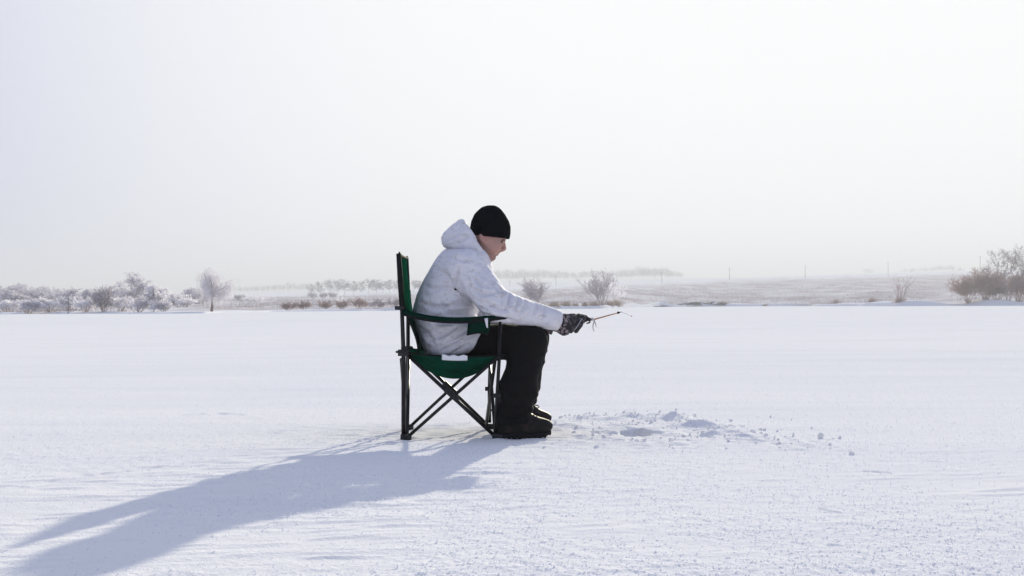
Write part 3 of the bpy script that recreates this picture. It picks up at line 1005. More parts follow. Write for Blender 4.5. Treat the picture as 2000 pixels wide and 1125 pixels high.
def build_jacket():
    v = Vol((-.58, Y0 - .38, .36), (.30, Y0 + .38, 1.02), .0050)
    T = [(486, 872, 946, .115), (491, 864, 952, .150), (500, 856, 957, .185), (513, 847.5, 960, .205), (530, 837.5, 963, .213), (550, 826, 962, .212),
         (575, 814.5, 952, .21), (598, 808, 940, .205), (615, 807, 932, .205), (632, 809, 936, .21), (647, 814, 940, .212), (660, 817, 936, .215),
         (672, 820, 930, .213), (682, 824, 923, .21), (690, 832, 917, .20), (695, 845, 913, .18)]
    v.loft(T, Y0, p=2.4)
    v.loft([(497, 928, 951, .070), (505, 924, 957, .082), (512, 915, 959, .095), (522, 900, 960.5, .12), (535, 890, 962, .15)], Y0, k=.012, p=2.2)
    for sd, el, wr in ((-1, J(972, 598, -.25), J(1097, 628, -.135)), (1, J(948, 618, .25), J(1056, 628, .20))):
        sh = J(911, 522, sd * .185)
        el2 = J(985, 600, -.25) if sd < 0 else J(960, 620, .25)
        q = 1.0 if sd < 0 else .82
        v.cone(sh, .088, el, .074 * q, k=.035)
        v.cone(el, .074 * q, el2, .071 * q, k=.02)
        v.cone(el2, .071 * q, wr, .047 if sd < 0 else .043, k=.015)
    # skirt of the jacket over the hips, ending in a slanting hem
    ha, hb = J(947, 640, -.2), J(914, 697, -.2)
    hn = np.array([-(hb - ha)[2], 0, (hb - ha)[0]]); hn /= np.linalg.norm(hn)
    for sd in (-1, 1):
        a, b = J(868, 652, sd * .105), J(940, 660, sd * .118)
        ba = b - a

        def skirt(X, Y, Z):
            x, y, z = X - a[0], Y - a[1], Z - a[2]
            t = np.clip((x * ba[0] + y * ba[1] + z * ba[2]) / (ba @ ba), 0, 1)
            d = np.sqrt((x - t * ba[0]) ** 2 + (y - t * ba[1]) ** 2 + (z - t * ba[2]) ** 2) - (.100 - .003 * t)
            return np.maximum(d, (X - ha[0]) * hn[0] + (Z - ha[2]) * hn[2])
        v.op(skirt, np.minimum(a, b) - .13, np.maximum(a, b) + .13, k=.03)
    # cut the cuffs square
    for wr, el in ((J(1090, 627, -.135), J(972, 598, -.25)), (J(1050, 628, .20), J(948, 618, .25))):
        n = (wr - el) / np.linalg.norm(wr - el)
        v.op(lambda X, Y, Z: (X - wr[0]) * n[0] + (Y - wr[1]) * n[1] + (Z - wr[2]) * n[2], wr - .09, wr + .12, mode='cut')
    # room for neck and head
    v.loft(HEAD, Y0, p=2.15, egg=.1, grow=.010, k=.008, mode='sub')
    o = vol_obj("jacket", v, M_JACKET, person, it=2, disp=jacket_disp)
    # hood lying up behind the neck
    h = Vol((-.40, Y0 - .2, .84), (-.02, Y0 + .2, 1.08), .0055)
    ex = np.array([958, 950, 941, 931, 919, 906, 904]); ey = np.array([508, 498, 485, 466, 447, 429.5, 420])
    E = Uv(ex, ey, Y0)
    H = [(428.5, 897, 925, .055), (433, 892, 930, .080), (443, 878, 940, .105), (454, 867, 950, .120), (465, 861, 955, .128), (474, 861.5, 960, .133), (481, 865, 962, .132),
         (488, 876, 962, .125), (494, 895, 962, .112), (500, 918, 962, .098), (505, 930, 962, .088)]
    h.loft(H, Y0, p=2.5, edge=(E[:, 0], E[:, 2]))
    h.loft(HEAD, Y0, p=2.15, egg=.1, grow=.016, k=.01, mode='sub')

    def hd(V):
        d = .0035 * noise3(V * np.array([20, 14, 26]), 7) + .002 * noise3(V * 48, 8)
        for pts in ([(868, 470), (890, 458), (905, 440)], [(880, 478), (905, 466), (918, 455)], [(875, 452), (890, 448), (900, 436)]): d += stroke(V, pts, .007, .005)
        for pts in ([(915, 440), (926, 462), (936, 482), (946, 497)],): d += stroke(V, pts, .004, .003)
        return d
    vol_obj("hood", h, M_JACKET, o, it=2, disp=hd)
    b = MB(); c = U(890, 564.5, Y0 - .216)
    b.tube([c + np.array([0, .006, 0]), c + np.array([0, -.004, 0])], .006, 12); b.build("snap_button", M_BLACKP, o)
    b = MB(); c0 = U(1074, 605, Y0 - .175); b.box(c0, (.018, .010, .014), np.array(Matrix.Rotation(.3, 3, 'Y'))); b.build("cuff_tab", M_STRAP, o)
    return o


jacket = build_jacket()


def build_trousers():
    v = Vol((-.46, Y0 - .40, .06), (.25, Y0 + .40, .62), .007)
    v.cone(J(880, 668, -.07), .085, J(880, 668, .07), .085, k=.03)
    for sd, kn, kn2, an in ((-1, J(1034, 667, -.19), J(1033, 672, -.195), J(1001, 824, -.245)), (1, J(1040, 664, .19), J(1039, 670, .195), J(1012, 800, .245))):
        hp = J(884, 668, sd * .095)
        v.cone(hp, .084, kn, .078, k=.03)
        md = kn2 * .45 + an * .55 + np.array([-.004, 0, 0])
        v.cone(kn2, .078, md, .080, k=.03)
        v.cone(md, .080, an, .078, k=.03)
        v.op(lambda X, Y, Z: (an[2] - .018 + .25 * (X - an[0])) - Z + 0 * Y, an - .14, an + np.array([.14, .14, .06]), mode='cut')

    def dp(V):
        d = .004 * noise3(V * np.array([13, 10, 13]), 11)
        low = sstep(.35, .12, V[:, 2])
        d += .006 * (1 - np.abs(noise3(V * np.array([9, 7, 17]), 14))) ** 3
        d += low * .012 * np.sin(V[:, 2] * 95 + 3 * noise3(V * 9, 12)) * (0.4 + .6 * noise3(V * 8, 13))
        return d
    return vol_obj("trousers", v, M_TROUSER, person, it=2, disp=dp)


build_trousers()


def build_beanie():
    v = Vol((-.26, Y0 - .12, .88), (.03, Y0 + .12, 1.13), .0035)
    B = [(402, 951, 966, .020), (404.5, 942, 972, .040), (410, 934, 978.5, .060), (419, 926, 986, .076), (432, 920, 993.5, .087), (445, 918, 997, .0915),
         (456, 921, 997, .092), (463, 925, 996, .091), (472, 931, 994, .088)]
    v.loft(B, Y0, p=2.1, egg=.04)
    a, b = J(926, 461.2), J(996, 466.6)
    n = np.array([(b - a)[2], 0, -(b - a)[0]]); n /= np.linalg.norm(n)
    v.op(lambda X, Y, Z: (X - a[0]) * n[0] + (Z - a[2]) * n[2] + 0 * Y, (-.4, Y0 - .2, .8), (.1, Y0 + .2, 1.2), mode='cut')
    return vol_obj("beanie", v, M_BEANIE, person, it=2, disp=lambda V: .0015 * noise3(V * 30, 21) + .0010 * np.sin(np.arctan2(V[:, 1] - Y0, V[:, 0] + .11) * 90))


build_beanie()
# eyes, brows, lips, stubble shadow line
for sd in (-1, 1):
    v = Vol(J(979, 471, sd * .033) - .02, J(979, 471, sd * .033) + .02, .0016)
    v.ell(J(979.0, 471.6, sd * .034), (.0090, .0105, .0035), rot=-.5)
    vol_obj("eye", v, M_EYE, person)
    b = MB(); b.tube([J(981, 468.6, sd * .050), J(984.5, 468.4, sd * .035), J(985.8, 469.2, sd * .015)], [.0025, .0035, .003], 6); b.build("eyebrow", M_HAIR, person)
v = Vol(J(972, 495) - .03, J(972, 495) + .03, .0018)
v.ell(J(973.6, 493.6), (.0080, .017, .0035)); v.ell(J(970.8, 496.8), (.0080, .0155, .0040))
vol_obj("lips", v, M_LIP, person)


def build_boot(name, rows, Yb, yaw):
    c = U(1020, 850, Yb)
    v = Vol((c[0] - .16, Yb - .09, -.005), (c[0] + .20, Yb + .09, .19), .0045)
    v.loft(rows, Yb, p=2.6, base=.022)
    o = vol_obj(name, v, M_BOOT, person, it=3, disp=lambda V: .0018 * noise3(V * 38, 31))
    # lugged sole
    B = Uv([rows[0][1], rows[1][2]], [850, 850], Yb)
    x0, x1 = B[0, 0] - .002, B[1, 0] + .002
    n = 30
    s = Vol((x0 - .01, Yb - .07, -.01), (x1 + .01, Yb + .07, .05), .0035)
    zc = np.array([-.004, .030])

    def fn(X, Y, Z):
        t = (X - x0) / (x1 - x0)
        w = .045 + .008 * np.sin(np.clip(t, 0, 1) * np.pi * 1.5 - .6)
        r = np.sqrt(np.clip(1 - ((np.clip(t, 0, 1) - .5) * 2) ** 6, 0, 1))
        d = np.abs(Y - Yb) - w * r
        rise = .018 * np.clip((t - .78) / .22, 0, 1) ** 2
        lug = .007 * (np.sin(X * 2 * np.pi / .024) > .1)
        return np.maximum(np.maximum(d, Z - .030 - rise * .6), np.maximum(np.maximum(rise + .001 + .006 - lug * .9 - Z, x0 - X), X - x1))
    s.op(fn, s.lo, s.lo + .6)
    vol_obj("sole", s, M_SOLE, o, it=1)
    # laces up the tongue
    for k in range(5):
        t = k / 4
        p = U(1051 - 16 * t, (823 if Yb < Y0 else 803.5) - 12 * t, Yb)
        b = MB(); b.tube([p + np.array([-.004, -.030, -.012]), p + np.array([.002, -.012, .002]), p + np.array([.002, .012, .002]), p + np.array([-.004, .030, -.012])], .0026, 6)
        b.build("lace", M_LACE, o)
    p = U(1044, 811 if Yb < Y0 else 797, Yb)
    an = np.linspace(0, 2 * np.pi, 13)
    b = MB()
    for q in (-1, 1): b.tube(p + np.stack([.010 + .012 * np.cos(an), q * (.010 + .008 * np.sin(an)), .006 + .008 * np.sin(an)], -1), .0018, 6, caps=False)
    b.build("lace", M_LACE, o)
    return o


near_boot = build_boot("boot", [(856, 971, 1062, .043), (850, 969, 1076, .046), (843, 968, 1080, .048), (836, 968, 1079.5, .048), (829, 969, 1072, .046), (823, 969.5, 1052, .044),
                                (817, 970, 1040, .042), (808, 971, 1031, .040), (796, 973, 1026, .040), (786, 975, 1024, .040)], 6.60, 0)
far_boot = build_boot("boot", [(834, 985, 1062, .043), (829, 984, 1073, .046), (823, 983, 1077, .048), (815, 983, 1077, .048), (809, 984, 1071, .046), (804, 984.5, 1057, .044),
                               (799, 985, 1049, .043), (791, 986, 1040, .042), (780, 988, 1033, .042), (772, 990, 1029, .042)], 7.06, 0)


def build_gloves():
    # near hand closed about the rod grip
    YH = Y0 - .125
    v = Vol(U(1080, 665, YH) - np.array([.02, .1, .0]), U(1160, 595, YH) + np.array([0, .1, 0]), .0028)
    G = lambda px, py, dy=0.0: U(px, py, YH + dy)
    v.cone(G(1106, 628), .036, G(1118, 627), .034, k=.01, sy=.75)
    v.ell(G(1119, 630), (.034, .030, .040), k=.012, rot=-.35)
    # four fingers, knuckle on top, curling down and under the grip
    rod_a, rod_b = np.array([1108., 642.]), np.array([1150., 623.])
    for k, (kx, ky, r, ln) in enumerate(((1140, 620, .0105, 1.0), (1131, 618, .0110, 1.08), (1122, 620, .0108, 1.02), (1114, 624, .0098, .88))):
        a = G(kx, ky, -.026)
        b_ = G(kx - 6 * ln, ky + 15 * ln, -.034)
        c_ = G(kx - 14 * ln, ky + 26 * ln, -.018)
        d_ = G(kx - 15 * ln, ky + 27 * ln, .012)
        e_ = G(kx - 10 * ln, ky + 18 * ln, .026)
        for p, q, r1, r2 in ((a, b_, r * 1.06, r), (b_, c_, r, r * .95), (c_, d_, r * .95, r * .92), (d_, e_, r * .92, r * .85)):
            v.cone(p, r1, q, r2, k=.0028)
    # thumb along the top of the grip, from the side of the palm
    v.cone(G(1116, 622, .022), .013, G(1130, 617, .020), .0115, k=.004)
    v.cone(G(1130, 617, .020), .0115, G(1144, 619, .010), .0095, k=.003)
    o = vol_obj("glove", v, M_GLOVE, person, it=2)
    b = MB(); b.tube([G(1137, 621.5, -.039), G(1130, 634, -.046), G(1122, 645, -.034)], .0022, 6); b.build("piping", M_PIPE, o)
    # knitted cuff
    c = Vol(U(1070, 672, YH) - np.array([0, .12, 0]), U(1135, 595, YH) + np.array([0, .12, 0]), .0035)
    c.cone(U(1086, 630, YH - .004), .043, U(1105, 632, YH), .047, k=.01, sy=.85)
    c.ell(U(1102, 641, YH), (.032, .034, .036), k=.015)
    n = np.array([.93, 0, -.35]); p = U(1119, 630, YH)
    c.op(lambda X, Y, Z: (X - p[0]) * n[0] + (Z - p[2]) * n[2] + 0 * Y, c.lo, c.lo + .4, mode='cut')
    vol_obj("knit_cuff", c, M_KNIT, o, it=2, disp=lambda V: .0022 * noise3(V * 150, 41))
    # far hand resting on the far knee
    YL = Y0 + .20
    w = Vol(U(1035, 665, YL) - np.array([.02, .09, 0]), U(1095, 600, YL) + np.array([0, .09, 0]), .0035)
    w.cone(U(1052, 624, YL), .036, U(1064, 630, YL), .032, k=.01)
    for k in range(4):
        dy = -.033 + .022 * k
        p0, p1, p2, p3 = U(1064, 629, YL + dy), U(1072, 633, YL + dy * 1.05), U(1077, 641, YL + dy * 1.05), U(1076, 651 - abs(k - 1.3) * 2, YL + dy)
        w.cone(p0, .011, p1, .0108, k=.003); w.cone(p1, .0108, p2, .010, k=.003); w.cone(p2, .010, p3, .009, k=.003)
    w.cone(U(1058, 630, YL - .03), .012, U(1068, 640, YL - .055), .010, k=.004); w.cone(U(1068, 640, YL - .055), .010, U(1072, 649, YL - .055), .009, k=.003)
    f = vol_obj("glove", w, M_GLOVE, person, it=2)
    return o


build_gloves()


# ------------------------------------------------------------------ winter fishing rod
def build_rod():
    YR = Y0 - .125
    base = U(1130, 632, YR)
    root = empty("fishing_rod", base)
    tag(root, "short ice fishing rod with dark grip and brown tip held in gloved hand", "fishing rod")
    off = base
    R = lambda px, py, dy=0.0: U(px, py, YR + dy) - off
    b = MB(); b.tube([R(1104, 641), R(1120, 634), R(1138, 626.5), R(1147, 622.5), R(1152, 624), R(1157, 624.5)], [.008, .0105, .0115, .0120, .0085, .0065], 12); b.build("grip", M_GRIP, root)
    b = MB(); b.tube([R(1139, 617), R(1140.5, 626), R(1141.5, 632)], [.0018, .0024, .0018], 6); b.build("grip_band", M_STRAP, root)
    b = MB(); b.tube([R(1153, 628), R(1150, 630.5), R(1145, 632)], [.004, .004, .002], 6); b.build("grip_hook", M_GRIP, root)
    b = MB(); b.box(R(1156.5, 623.5), (.014, .014, .017)); b.build("line_clip", M_WHITEP, root)
    b = MB(); b.tube([R(1156.5, 623.5, -.008), R(1156.5, 623.5, -.0098)], .0028, 8); b.build("clip_pin", M_BLACKP, root)
    t = R(1206, 611.2, .03)
    b = MB(); b.tube([R(1157, 624.8), R(1181, 618.2, .014), t], [.0036, .0031, .0026], 8); b.build("blank", M_ROD, root)
    b = MB(); b.tube([R(1205.5, 611.4, .03), R(1208, 610.5, .03), R(1210.2, 609.9, .03)], [.0040, .0062, .0042], 10); b.tube([R(1210, 610, .03), R(1214, 609.2, .03)], .0016, 6); b.build("tip_bead", M_BLACKP, root)
    b = MB(); b.tube([R(1161, 627), R(1158.5, 634), R(1158, 641), R(1160.5, 647.5)], [.0028, .0024, .0022, .0016], 6); b.build("cord_end", M_STRAP, root)
    b = MB(); b.tube([R(1161, 627), R(1163.5, 633), R(1164.5, 639)], [.0028, .0022, .0016], 6); b.build("cord_end", M_STRAP, root)
    b = MB(); b.tube([R(1159, 622, .0), R(1161.5, 629)], [.003, .003], 6); b.build("cord_knot", M_STRAP, root)
    b = MB(); b.tube([R(1213, 609.4, .03), R(1222, 612.5, .035), R(1233, 617.3, .04)], [.0009, .0008, .0007], 6); b.build("nod", M_LINE, root)
    e = R(1233.5, 617.6, .04)
    b = MB(); b.tube([e + np.array([-.0026, 0, .001]), e, e + np.array([.0026, 0, -.001])], [.0014, .0030, .0014], 8); b.build("red_bead", M_RED, root)
    hole = np.array([HOLE[0], HOLE[1], -.10]) - off
    b = MB(); b.tube([e, (e + hole) / 2, hole], .00007, 4); b.build("fishing_line", M_LINE, root)
    return root


build_rod()

# ------------------------------------------------------------------ shaved snow round the hole
import bmesh


def ico(sub):
    bm = bmesh.new(); bmesh.ops.create_icosphere(bm, subdivisions=sub, radius=1)
    V = np.array([v.co[:] for v in bm.verts]); T = np.array([[v.index for v in f.verts] for f in bm.faces]); bm.free()
    return V, T


IV, IT = ico(2)
rng = np.random.default_rng(5)


def clod_mesh(name, size, seed):
    V, T = ico(3)
    d = 1 + .42 * noise3(V * 1.5, seed) + .28 * noise3(V * 3.3, seed + 1)
    return np_mesh(name, V * d[:, None] * size, tris=T, mat=M_LUMP)


for (px, py, s, lb) in ((1603, 855, .0125, "small snow clod lying alone to the right of the fishing hole's heap"),
                        (1664, 888, .011, "snow clod farthest out on the lower right of the fishing hole's heap")):
    g = gpt(px, py)
    o = link("snow_clod", clod_mesh("snow_clod", (s * 1.15, s, s), int(px)))
    o.location = (g[0], g[1], hz(*g) + s * .6)
    tag(o, lb, "snow clod", "loose snow clods")

chunks = MB()
MPA = np.array(MP)
pk = rng.integers(len(MP), size=1500)
xs = MPA[pk, 0] + rng.normal(size=1500) * MPA[pk, 2]
ys = MPA[pk, 1] + rng.normal(size=1500) * MPA[pk, 2] * 1.6
wide = rng.random(1500) < .16
xs = np.where(wide, rng.uniform(.2, 1.5, 1500), xs); ys = np.where(wide, rng.uniform(6.3, 7.8, 1500), ys)
ok = (np.hypot(xs - HOLE[0], (ys - HOLE[1] + .1) / 3.0) > .10) & ~((xs > -.65) & (xs < .24) & (ys > 6.4) & (ys < 7.3))
xs, ys = xs[ok][:620], ys[ok][:620]
zs = lake_h(xs, ys, np.full(len(xs), .005))
for n_ch, (x, y, z) in enumerate(zip(xs, ys, zs)):
    s = .0018 + .0065 * rng.random() ** 3.0
    d = 1 + .5 * noise3(IV * 1.6 + n_ch * 3.3, 3) + .25 * noise3(IV * 3.7 + n_ch * 1.7, 4)
    V = IV * d[:, None] * s * rng.uniform(.6, 1.5, 3)
    chunks.add(V + np.array([x, y, z + s * .1]), tris=IT)
sh = chunks.build("snow_shavings", M_LUMP)
tag(sh, "heap of loose ice shavings scattered round the drilled fishing hole", "snow", kind="stuff")



# ------------------------------------------------------------------ hoar-frost crystals standing on the crust
def frost_crystals():
    r = np.random.default_rng(77)
    n = 95000
    y = 2.9 * (18 / 2.9) ** r.random(n); x = r.uniform(-.43, .43, n) * y
    patch = noise2(x / 0.85 + 0.5 * noise2(x / .4, y / .4, 7), y / 1.0, 3) + 0.45 * noise2(x / 0.3, y / 0.4, 4)
    k = r.random(n) < (.08 + .92 * sstep(-.75, .15, patch)) * sstep(18, 9, y)
    k &= ~((x > -.62) & (x < .24) & (y > 6.35) & (y < 7.35))
    k &= np.hypot(x - HOLE[0], (y - HOLE[1]) / 2.2) > .12
    x, y = x[k], y[k]; n = len(x)
    z = lake_h(x, y, np.full(n, .004))
    w = .0014 + .0027 * r.random(n) ** 1.5; hh = w * r.uniform(.6, 1.6, n)
    a = r.uniform(0, 2 * np.pi, n)
    V = np.zeros((n, 4, 3))
    for j in range(3):
        q = a + j * 2.094 + r.normal(size=n) * .25; ww = w * r.uniform(.7, 1.3, n)
        V[:, j] = np.stack([x + np.cos(q) * ww, y + np.sin(q) * ww, z - .0012], -1)
    V[:, 3] = np.stack([x + r.normal(size=n) * w * .6, y + r.normal(size=n) * w * .6, z + hh], -1)
    b = (np.arange(n) * 4)[:, None]
    T = np.concatenate([b + np.array([[0, 1, 3]]), b + np.array([[1, 2, 3]]), b + np.array([[2, 0, 3]])])
    o = link("frost_crystals", np_mesh("frost_crystals", V.reshape(-1, 3), tris=T, mat=M_CRYST, smooth=False))
    tag(o, "fine hoar frost crystals sprinkled over the near snow crust", "frost", kind="stuff")


frost_crystals()

# ------------------------------------------------------------------ trees, shrubs and grasses on the far shore
class Tree:
    """branching wood, grown level by level"""
    def __init__(s, seed): s.r = np.random.default_rng(seed); s.A, s.B, s.ra, s.rb, s.lev = [], [], [], [], []

    def grow(s, p, d, L, r, P):
        R = s.r
        p, d, L, r = np.asarray(p, float), np.asarray(d, float), np.asarray(L, float), np.asarray(r, float)
        tp = P.get('taper', .6)
        for lev in range(P['max'] + 1):
            n = P['n'][lev]
            kp, kd, kL, kr = [], [], [], []
            d = d / np.linalg.norm(d, axis=1)[:, None]
            last = lev == P['max']
            for i in range(n):
                ra = r * (1 - (.75 if last else tp) * i / n); rb = r * (1 - (.75 if last else tp) * (i + 1) / n)
                d = d + R.normal(size=d.shape) * P['wob'][lev] + np.array([0, 0, P['up'][lev]])
                d = d / np.linalg.norm(d, axis=1)[:, None]
                q = p + d * (L / n)[:, None]
                s.A.append(p); s.B.append(q); s.ra.append(ra); s.rb.append(rb); s.lev.append(np.full(len(p), lev))
                p = q
                if not last and (i + 1) / n >= P['start'][lev]:
                    k = np.floor(P['kids'][lev] + R.random(len(p))).astype(int)
                    j = np.repeat(np.arange(len(p)), k)
                    if not len(j): continue
                    a = R.uniform(0, 2 * np.pi, len(j))
                    u = np.cross(d[j], np.stack([np.cos(a), np.sin(a), np.full(len(j), .3)], -1))
                    u /= np.linalg.norm(u, axis=1)[:, None] + 1e-9
                    sp = np.radians(P['ang'][lev]) * R.uniform(.6, 1.3, len(j))
                    kp.append(p[j]); kd.append(d[j] * np.cos(sp)[:, None] + u * np.sin(sp)[:, None])
                    kL.append(L[j] * P['len'][lev] * R.uniform(.65, 1.2, len(j)) * (1 - .25 * i / n)); kr.append(rb[j] * P['thin'][lev])
            if last or not kp: break
            p, d, L, r = np.concatenate(kp), np.concatenate(kd), np.concatenate(kL), np.concatenate(kr)
        s.A, s.B, s.ra, s.rb, s.lev = (np.concatenate(v) for v in (s.A, s.B, s.ra, s.rb, s.lev))
        return s

    def fit(s, H, W):
        """scale the grown wood to the height and width wanted"""
        sz = H / max(s.B[:, 2].max(), .1)
        sx = (W / 2) / max(np.percentile(np.abs(s.B[:, :2]), 99), .05)
        S = np.array([sx, sx, sz])
        s.A, s.B = s.A * S, s.B * S
        return s

    def meshes(s, split):
        """thick wood up to level split as tubes, the rest as slim three-sided twigs"""
        out = []
        for which in (0, 1):
            k = (s.lev <= split) == (which == 0)
            if not k.any(): out.append(None); continue
            A, B, ra, rb = s.A[k], s.B[k], s.ra[k], s.rb[k]
            n = 5 if which == 0 else 2
            D = B - A; D /= np.linalg.norm(D, axis=1)[:, None] + 1e-9
            ref = np.where(np.abs(D[:, 2:3]) < .9, [[0, 0, 1.0]], [[1.0, 0, 0]])
            u = np.cross(D, ref); u /= np.linalg.norm(u, axis=1)[:, None]
            w = np.cross(D, u)
            an = np.linspace(0, 2 * np.pi, n, endpoint=False)
            if n == 2:
                ro = s.r.uniform(0, np.pi, len(A))[:, None]
                u, w = u * np.cos(ro) + w * np.sin(ro), w * np.cos(ro) - u * np.sin(ro)
            ring = np.cos(an)[None, :, None] * u[:, None] + np.sin(an)[None, :, None] * w[:, None]
            V = np.concatenate([A[:, None] + ring * ra[:, None, None], B[:, None] + ring * rb[:, None, None]], 1)
            m = len(A)
            b = (np.arange(m) * 2 * n)[:, None]
            Q = np.stack([b + np.arange(n), b + (np.arange(n) + 1) % n, b + n + (np.arange(n) + 1) % n, b + n + np.arange(n)], -1)
            if n == 2: Q = Q[:, :1]
            Q = Q.reshape(-1, 4)
            out.append((V.reshape(-1, 3), Q))
        return out


def spec(kind, H):
    if kind == 'round':        # rounded frosted crown on a short trunk
        return dict(max=4, n=[5, 4, 3, 3, 2], wob=[.06, .14, .2, .25, .3], up=[.04, .05, .04, .02, -.04], start=[.2, .25, .3, .3], kids=[3.2, 2.3, 2.1, 1.8], ang=[52, 48, 50, 52], len=[.62, .6, .58, .62], thin=[.55, .5, .5, .6])
    if kind == 'forked':       # open bare crown with a few strong limbs
        return dict(max=4, n=[5, 5, 4, 3, 2], wob=[.06, .12, .16, .2, .2], up=[.04, .07, .06, .05, .03], start=[.35, .3, .3, .3], kids=[1.5, 1.3, 1.4, 1.2], ang=[32, 34, 38, 40], len=[.72, .62, .6, .6], thin=[.62, .6, .6, .65])
    if kind == 'bush':         # many stems from the ground
        return dict(max=3, n=[4, 3, 3, 2], wob=[.10, .18, .25, .3], up=[.08, .06, .04, 0], start=[.3, .3, .3], kids=[2.3, 2.0, 1.8], ang=[32, 38, 42], len=[.55, .6, .6], thin=[.6, .6, .65])
    if kind == 'willow':
        return dict(max=3, n=[5, 5, 5, 8], wob=[.05, .10, .16, .10], up=[.03, .02, -.10, -.55], start=[.45, .2, .2], kids=[2.3, 2.4, 3.1], ang=[40, 58, 55], len=[.80, .62, 1.4], thin=[.6, .5, .35], taper=.5)
    if kind == 'stems':        # sparse upright saplings
        return dict(max=3, n=[6, 4, 3, 2], wob=[.05, .10, .16, .2], up=[.03, .07, .05, .02], start=[.25, .2, .3], kids=[1.7, 1.4, 1.2], ang=[34, 34, 38], len=[.42, .5, .55], thin=[.55, .6, .65])
    if kind == 'tall':         # distant wood trees
        return dict(max=3, n=[6, 4, 3, 2], wob=[.04, .14, .22, .3], up=[.05, .10, .05, 0], start=[.2, .25, .3], kids=[3.2, 2.4, 2.0], ang=[50, 44, 46], len=[.42, .55, .6], thin=[.5, .55, .6])


def plant(name, label, cat, px, H_px, W_px, kind, mats, dist=None, py=None, seed=1, stems=1, spread=.25, lean=0, r0=None, group=None, twig=.020, split=1, into=2.0, over=None):
    """one tree or shrub: stands on the shore at photo column px (or on the land at depth dist)"""
    d0 = float(np.interp(px, SX, SD)) + into if dist is None else dist
    x = (px - 1000) / FOC * d0
    z = float(land_z(np.array([x]), np.array([d0]))[0])
    H, W = H_px * d0 / FOC, W_px * d0 / FOC
    T = Tree(seed)
    a = T.r.uniform(0, 2 * np.pi, stems)
    q = T.r.uniform(.2, 1, stems) * spread if stems > 1 else np.full(1, .03)
    one = np.ones(stems)
    T.grow(np.stack([np.cos(a) * q * H * .08, np.sin(a) * q * H * .08, -.15 * one], -1), np.stack([np.cos(a) * q + lean, np.sin(a) * q, one], -1),
           H * (.55 if stems == 1 else .6) * T.r.uniform(.75, 1.1, stems), (r0 or H * (.02 if stems == 1 else .007)) * one, dict(spec(kind, H), **(over or {})))
    T.fit(H, W)
    T.ra = np.maximum(T.ra, np.where(T.lev > split, twig, twig * 1.2)); T.rb = np.maximum(T.rb, twig * .7)
    wood, tw = T.meshes(split)
    root = empty(name, (x, d0, z))
    tag(root, label, cat, group)
    if wood: link("trunk", np_mesh(name + "_trunk", wood[0], quads=wood[1], mat=mats[0]), root)
    if tw: link("crown", np_mesh(name + "_crown", tw[0], quads=tw[1], mat=mats[1]), root)
    return root


FB = (M_BARK, M_FROST)
G1 = "frosted trees and shrubs on the left shore"
LEFT = [  # px, height px, width px, kind, dist, stems, label
    (10, 44, 50, 'round', 235, 1, "hazy frosted tree cut by the left picture edge"),
    (45, 50, 66, 'round', 240, 1, "broadest pale round-topped tree behind the bushes at far left"),
    (84, 46, 54, 'round', 236, 1, "rounded frosted tree second right of the broadest far-left tree"),
    (112, 40, 40, 'round', 240, 1, "narrow frosted tree at the right end of the far-left rounded tree group"),
    (143, 42, 52, 'round', 230, 1, "pale rounded tree left of the dark reddish shrub"),
    (16, 26, 42, 'bush', None, 9, "low frosted bush at the left picture edge on the shoreline"),
    (52, 30, 50, 'bush', None, 10, "frosted shoreline bush with dark foot, second from the left edge"),
    (96, 33, 48, 'bush', None, 10, "frosted shoreline bush with dark foot, third from the left edge"),
    (135, 34, 46, 'bush', None, 9, "frosted shoreline bush beside a thin dark stake"),
    (168, 32, 40, 'bush', None, 9, "bushy frosted shrub just left of the dark reddish shrub"),
    (255, 70, 54, 'round', 215, 1, "tallest bare-topped frosted tree left of the willow"),
    (236, 32, 44, 'bush', None, 8, "low white frosted bush right of the dark reddish shrub"),
    (268, 36, 46, 'bush', None, 8, "white frosted bush in front of the tallest tree"),
    (300, 56, 36, 'round', None, 1, "slim frosted tree right of the tallest tree, with brush at its foot"),
    (322, 46, 32, 'round', 205, 1, "small frosted tree behind the slim one"),
    (347, 34, 42, 'round', 200, 1, "small frosted tree with dark trunk halfway to the willow"),
    (374, 36, 44, 'round', 260, 1, "pale frosted tree just left of the willow, farther back"),
    (396, 30, 36, 'round', 280, 1, "faint frosted tree seen behind the willow trunk"),
    (28, 40, 50, 'round', 215, 1, "frosted tree filling the gap beside the left-edge tree"),
    (66, 44, 50, 'round', 222, 1, "frosted tree immediately right of the broadest far-left tree"),
    (128, 38, 44, 'round', 218, 1, "frosted tree directly above the thin dark stake"),
    (172, 38, 44, 'round', 225, 1, "pale tree peeping over the left shoulder of the dark reddish shrub"),
    (228, 44, 40, 'round', 228, 1, "pale tree between the dark reddish shrub and the tallest tree"),
    (282, 42, 40, 'round', 235, 1, "pale tree just right of the tallest tree's trunk"),
    (320, 24, 40, 'bush', None, 8, "low frosted bush below the small tree left of the willow"),
    (362, 22, 40, 'bush', 190, 8, "low frosted bush second left of the willow"),
]
for i, (px, h, w, kd, ds, st, lb) in enumerate(LEFT):
    nm = "frosted_tree" if kd == 'round' else "frosted_bush"
    plant(nm, lb, "tree" if kd == 'round' else "bush", px, h, w * 1.3, kd, (M_BARK, M_FROSTG if (ds or 0) >= 215 else M_FROST) if kd == 'round' else (M_RUSTY, M_FROST if i % 2 else M_FROSTG), dist=ds, seed=100 + i, stems=st, spread=.75, group=G1,
          twig=.030, split=1 if kd == 'round' else 0, into=1.5 + (i % 3) * 1.5)
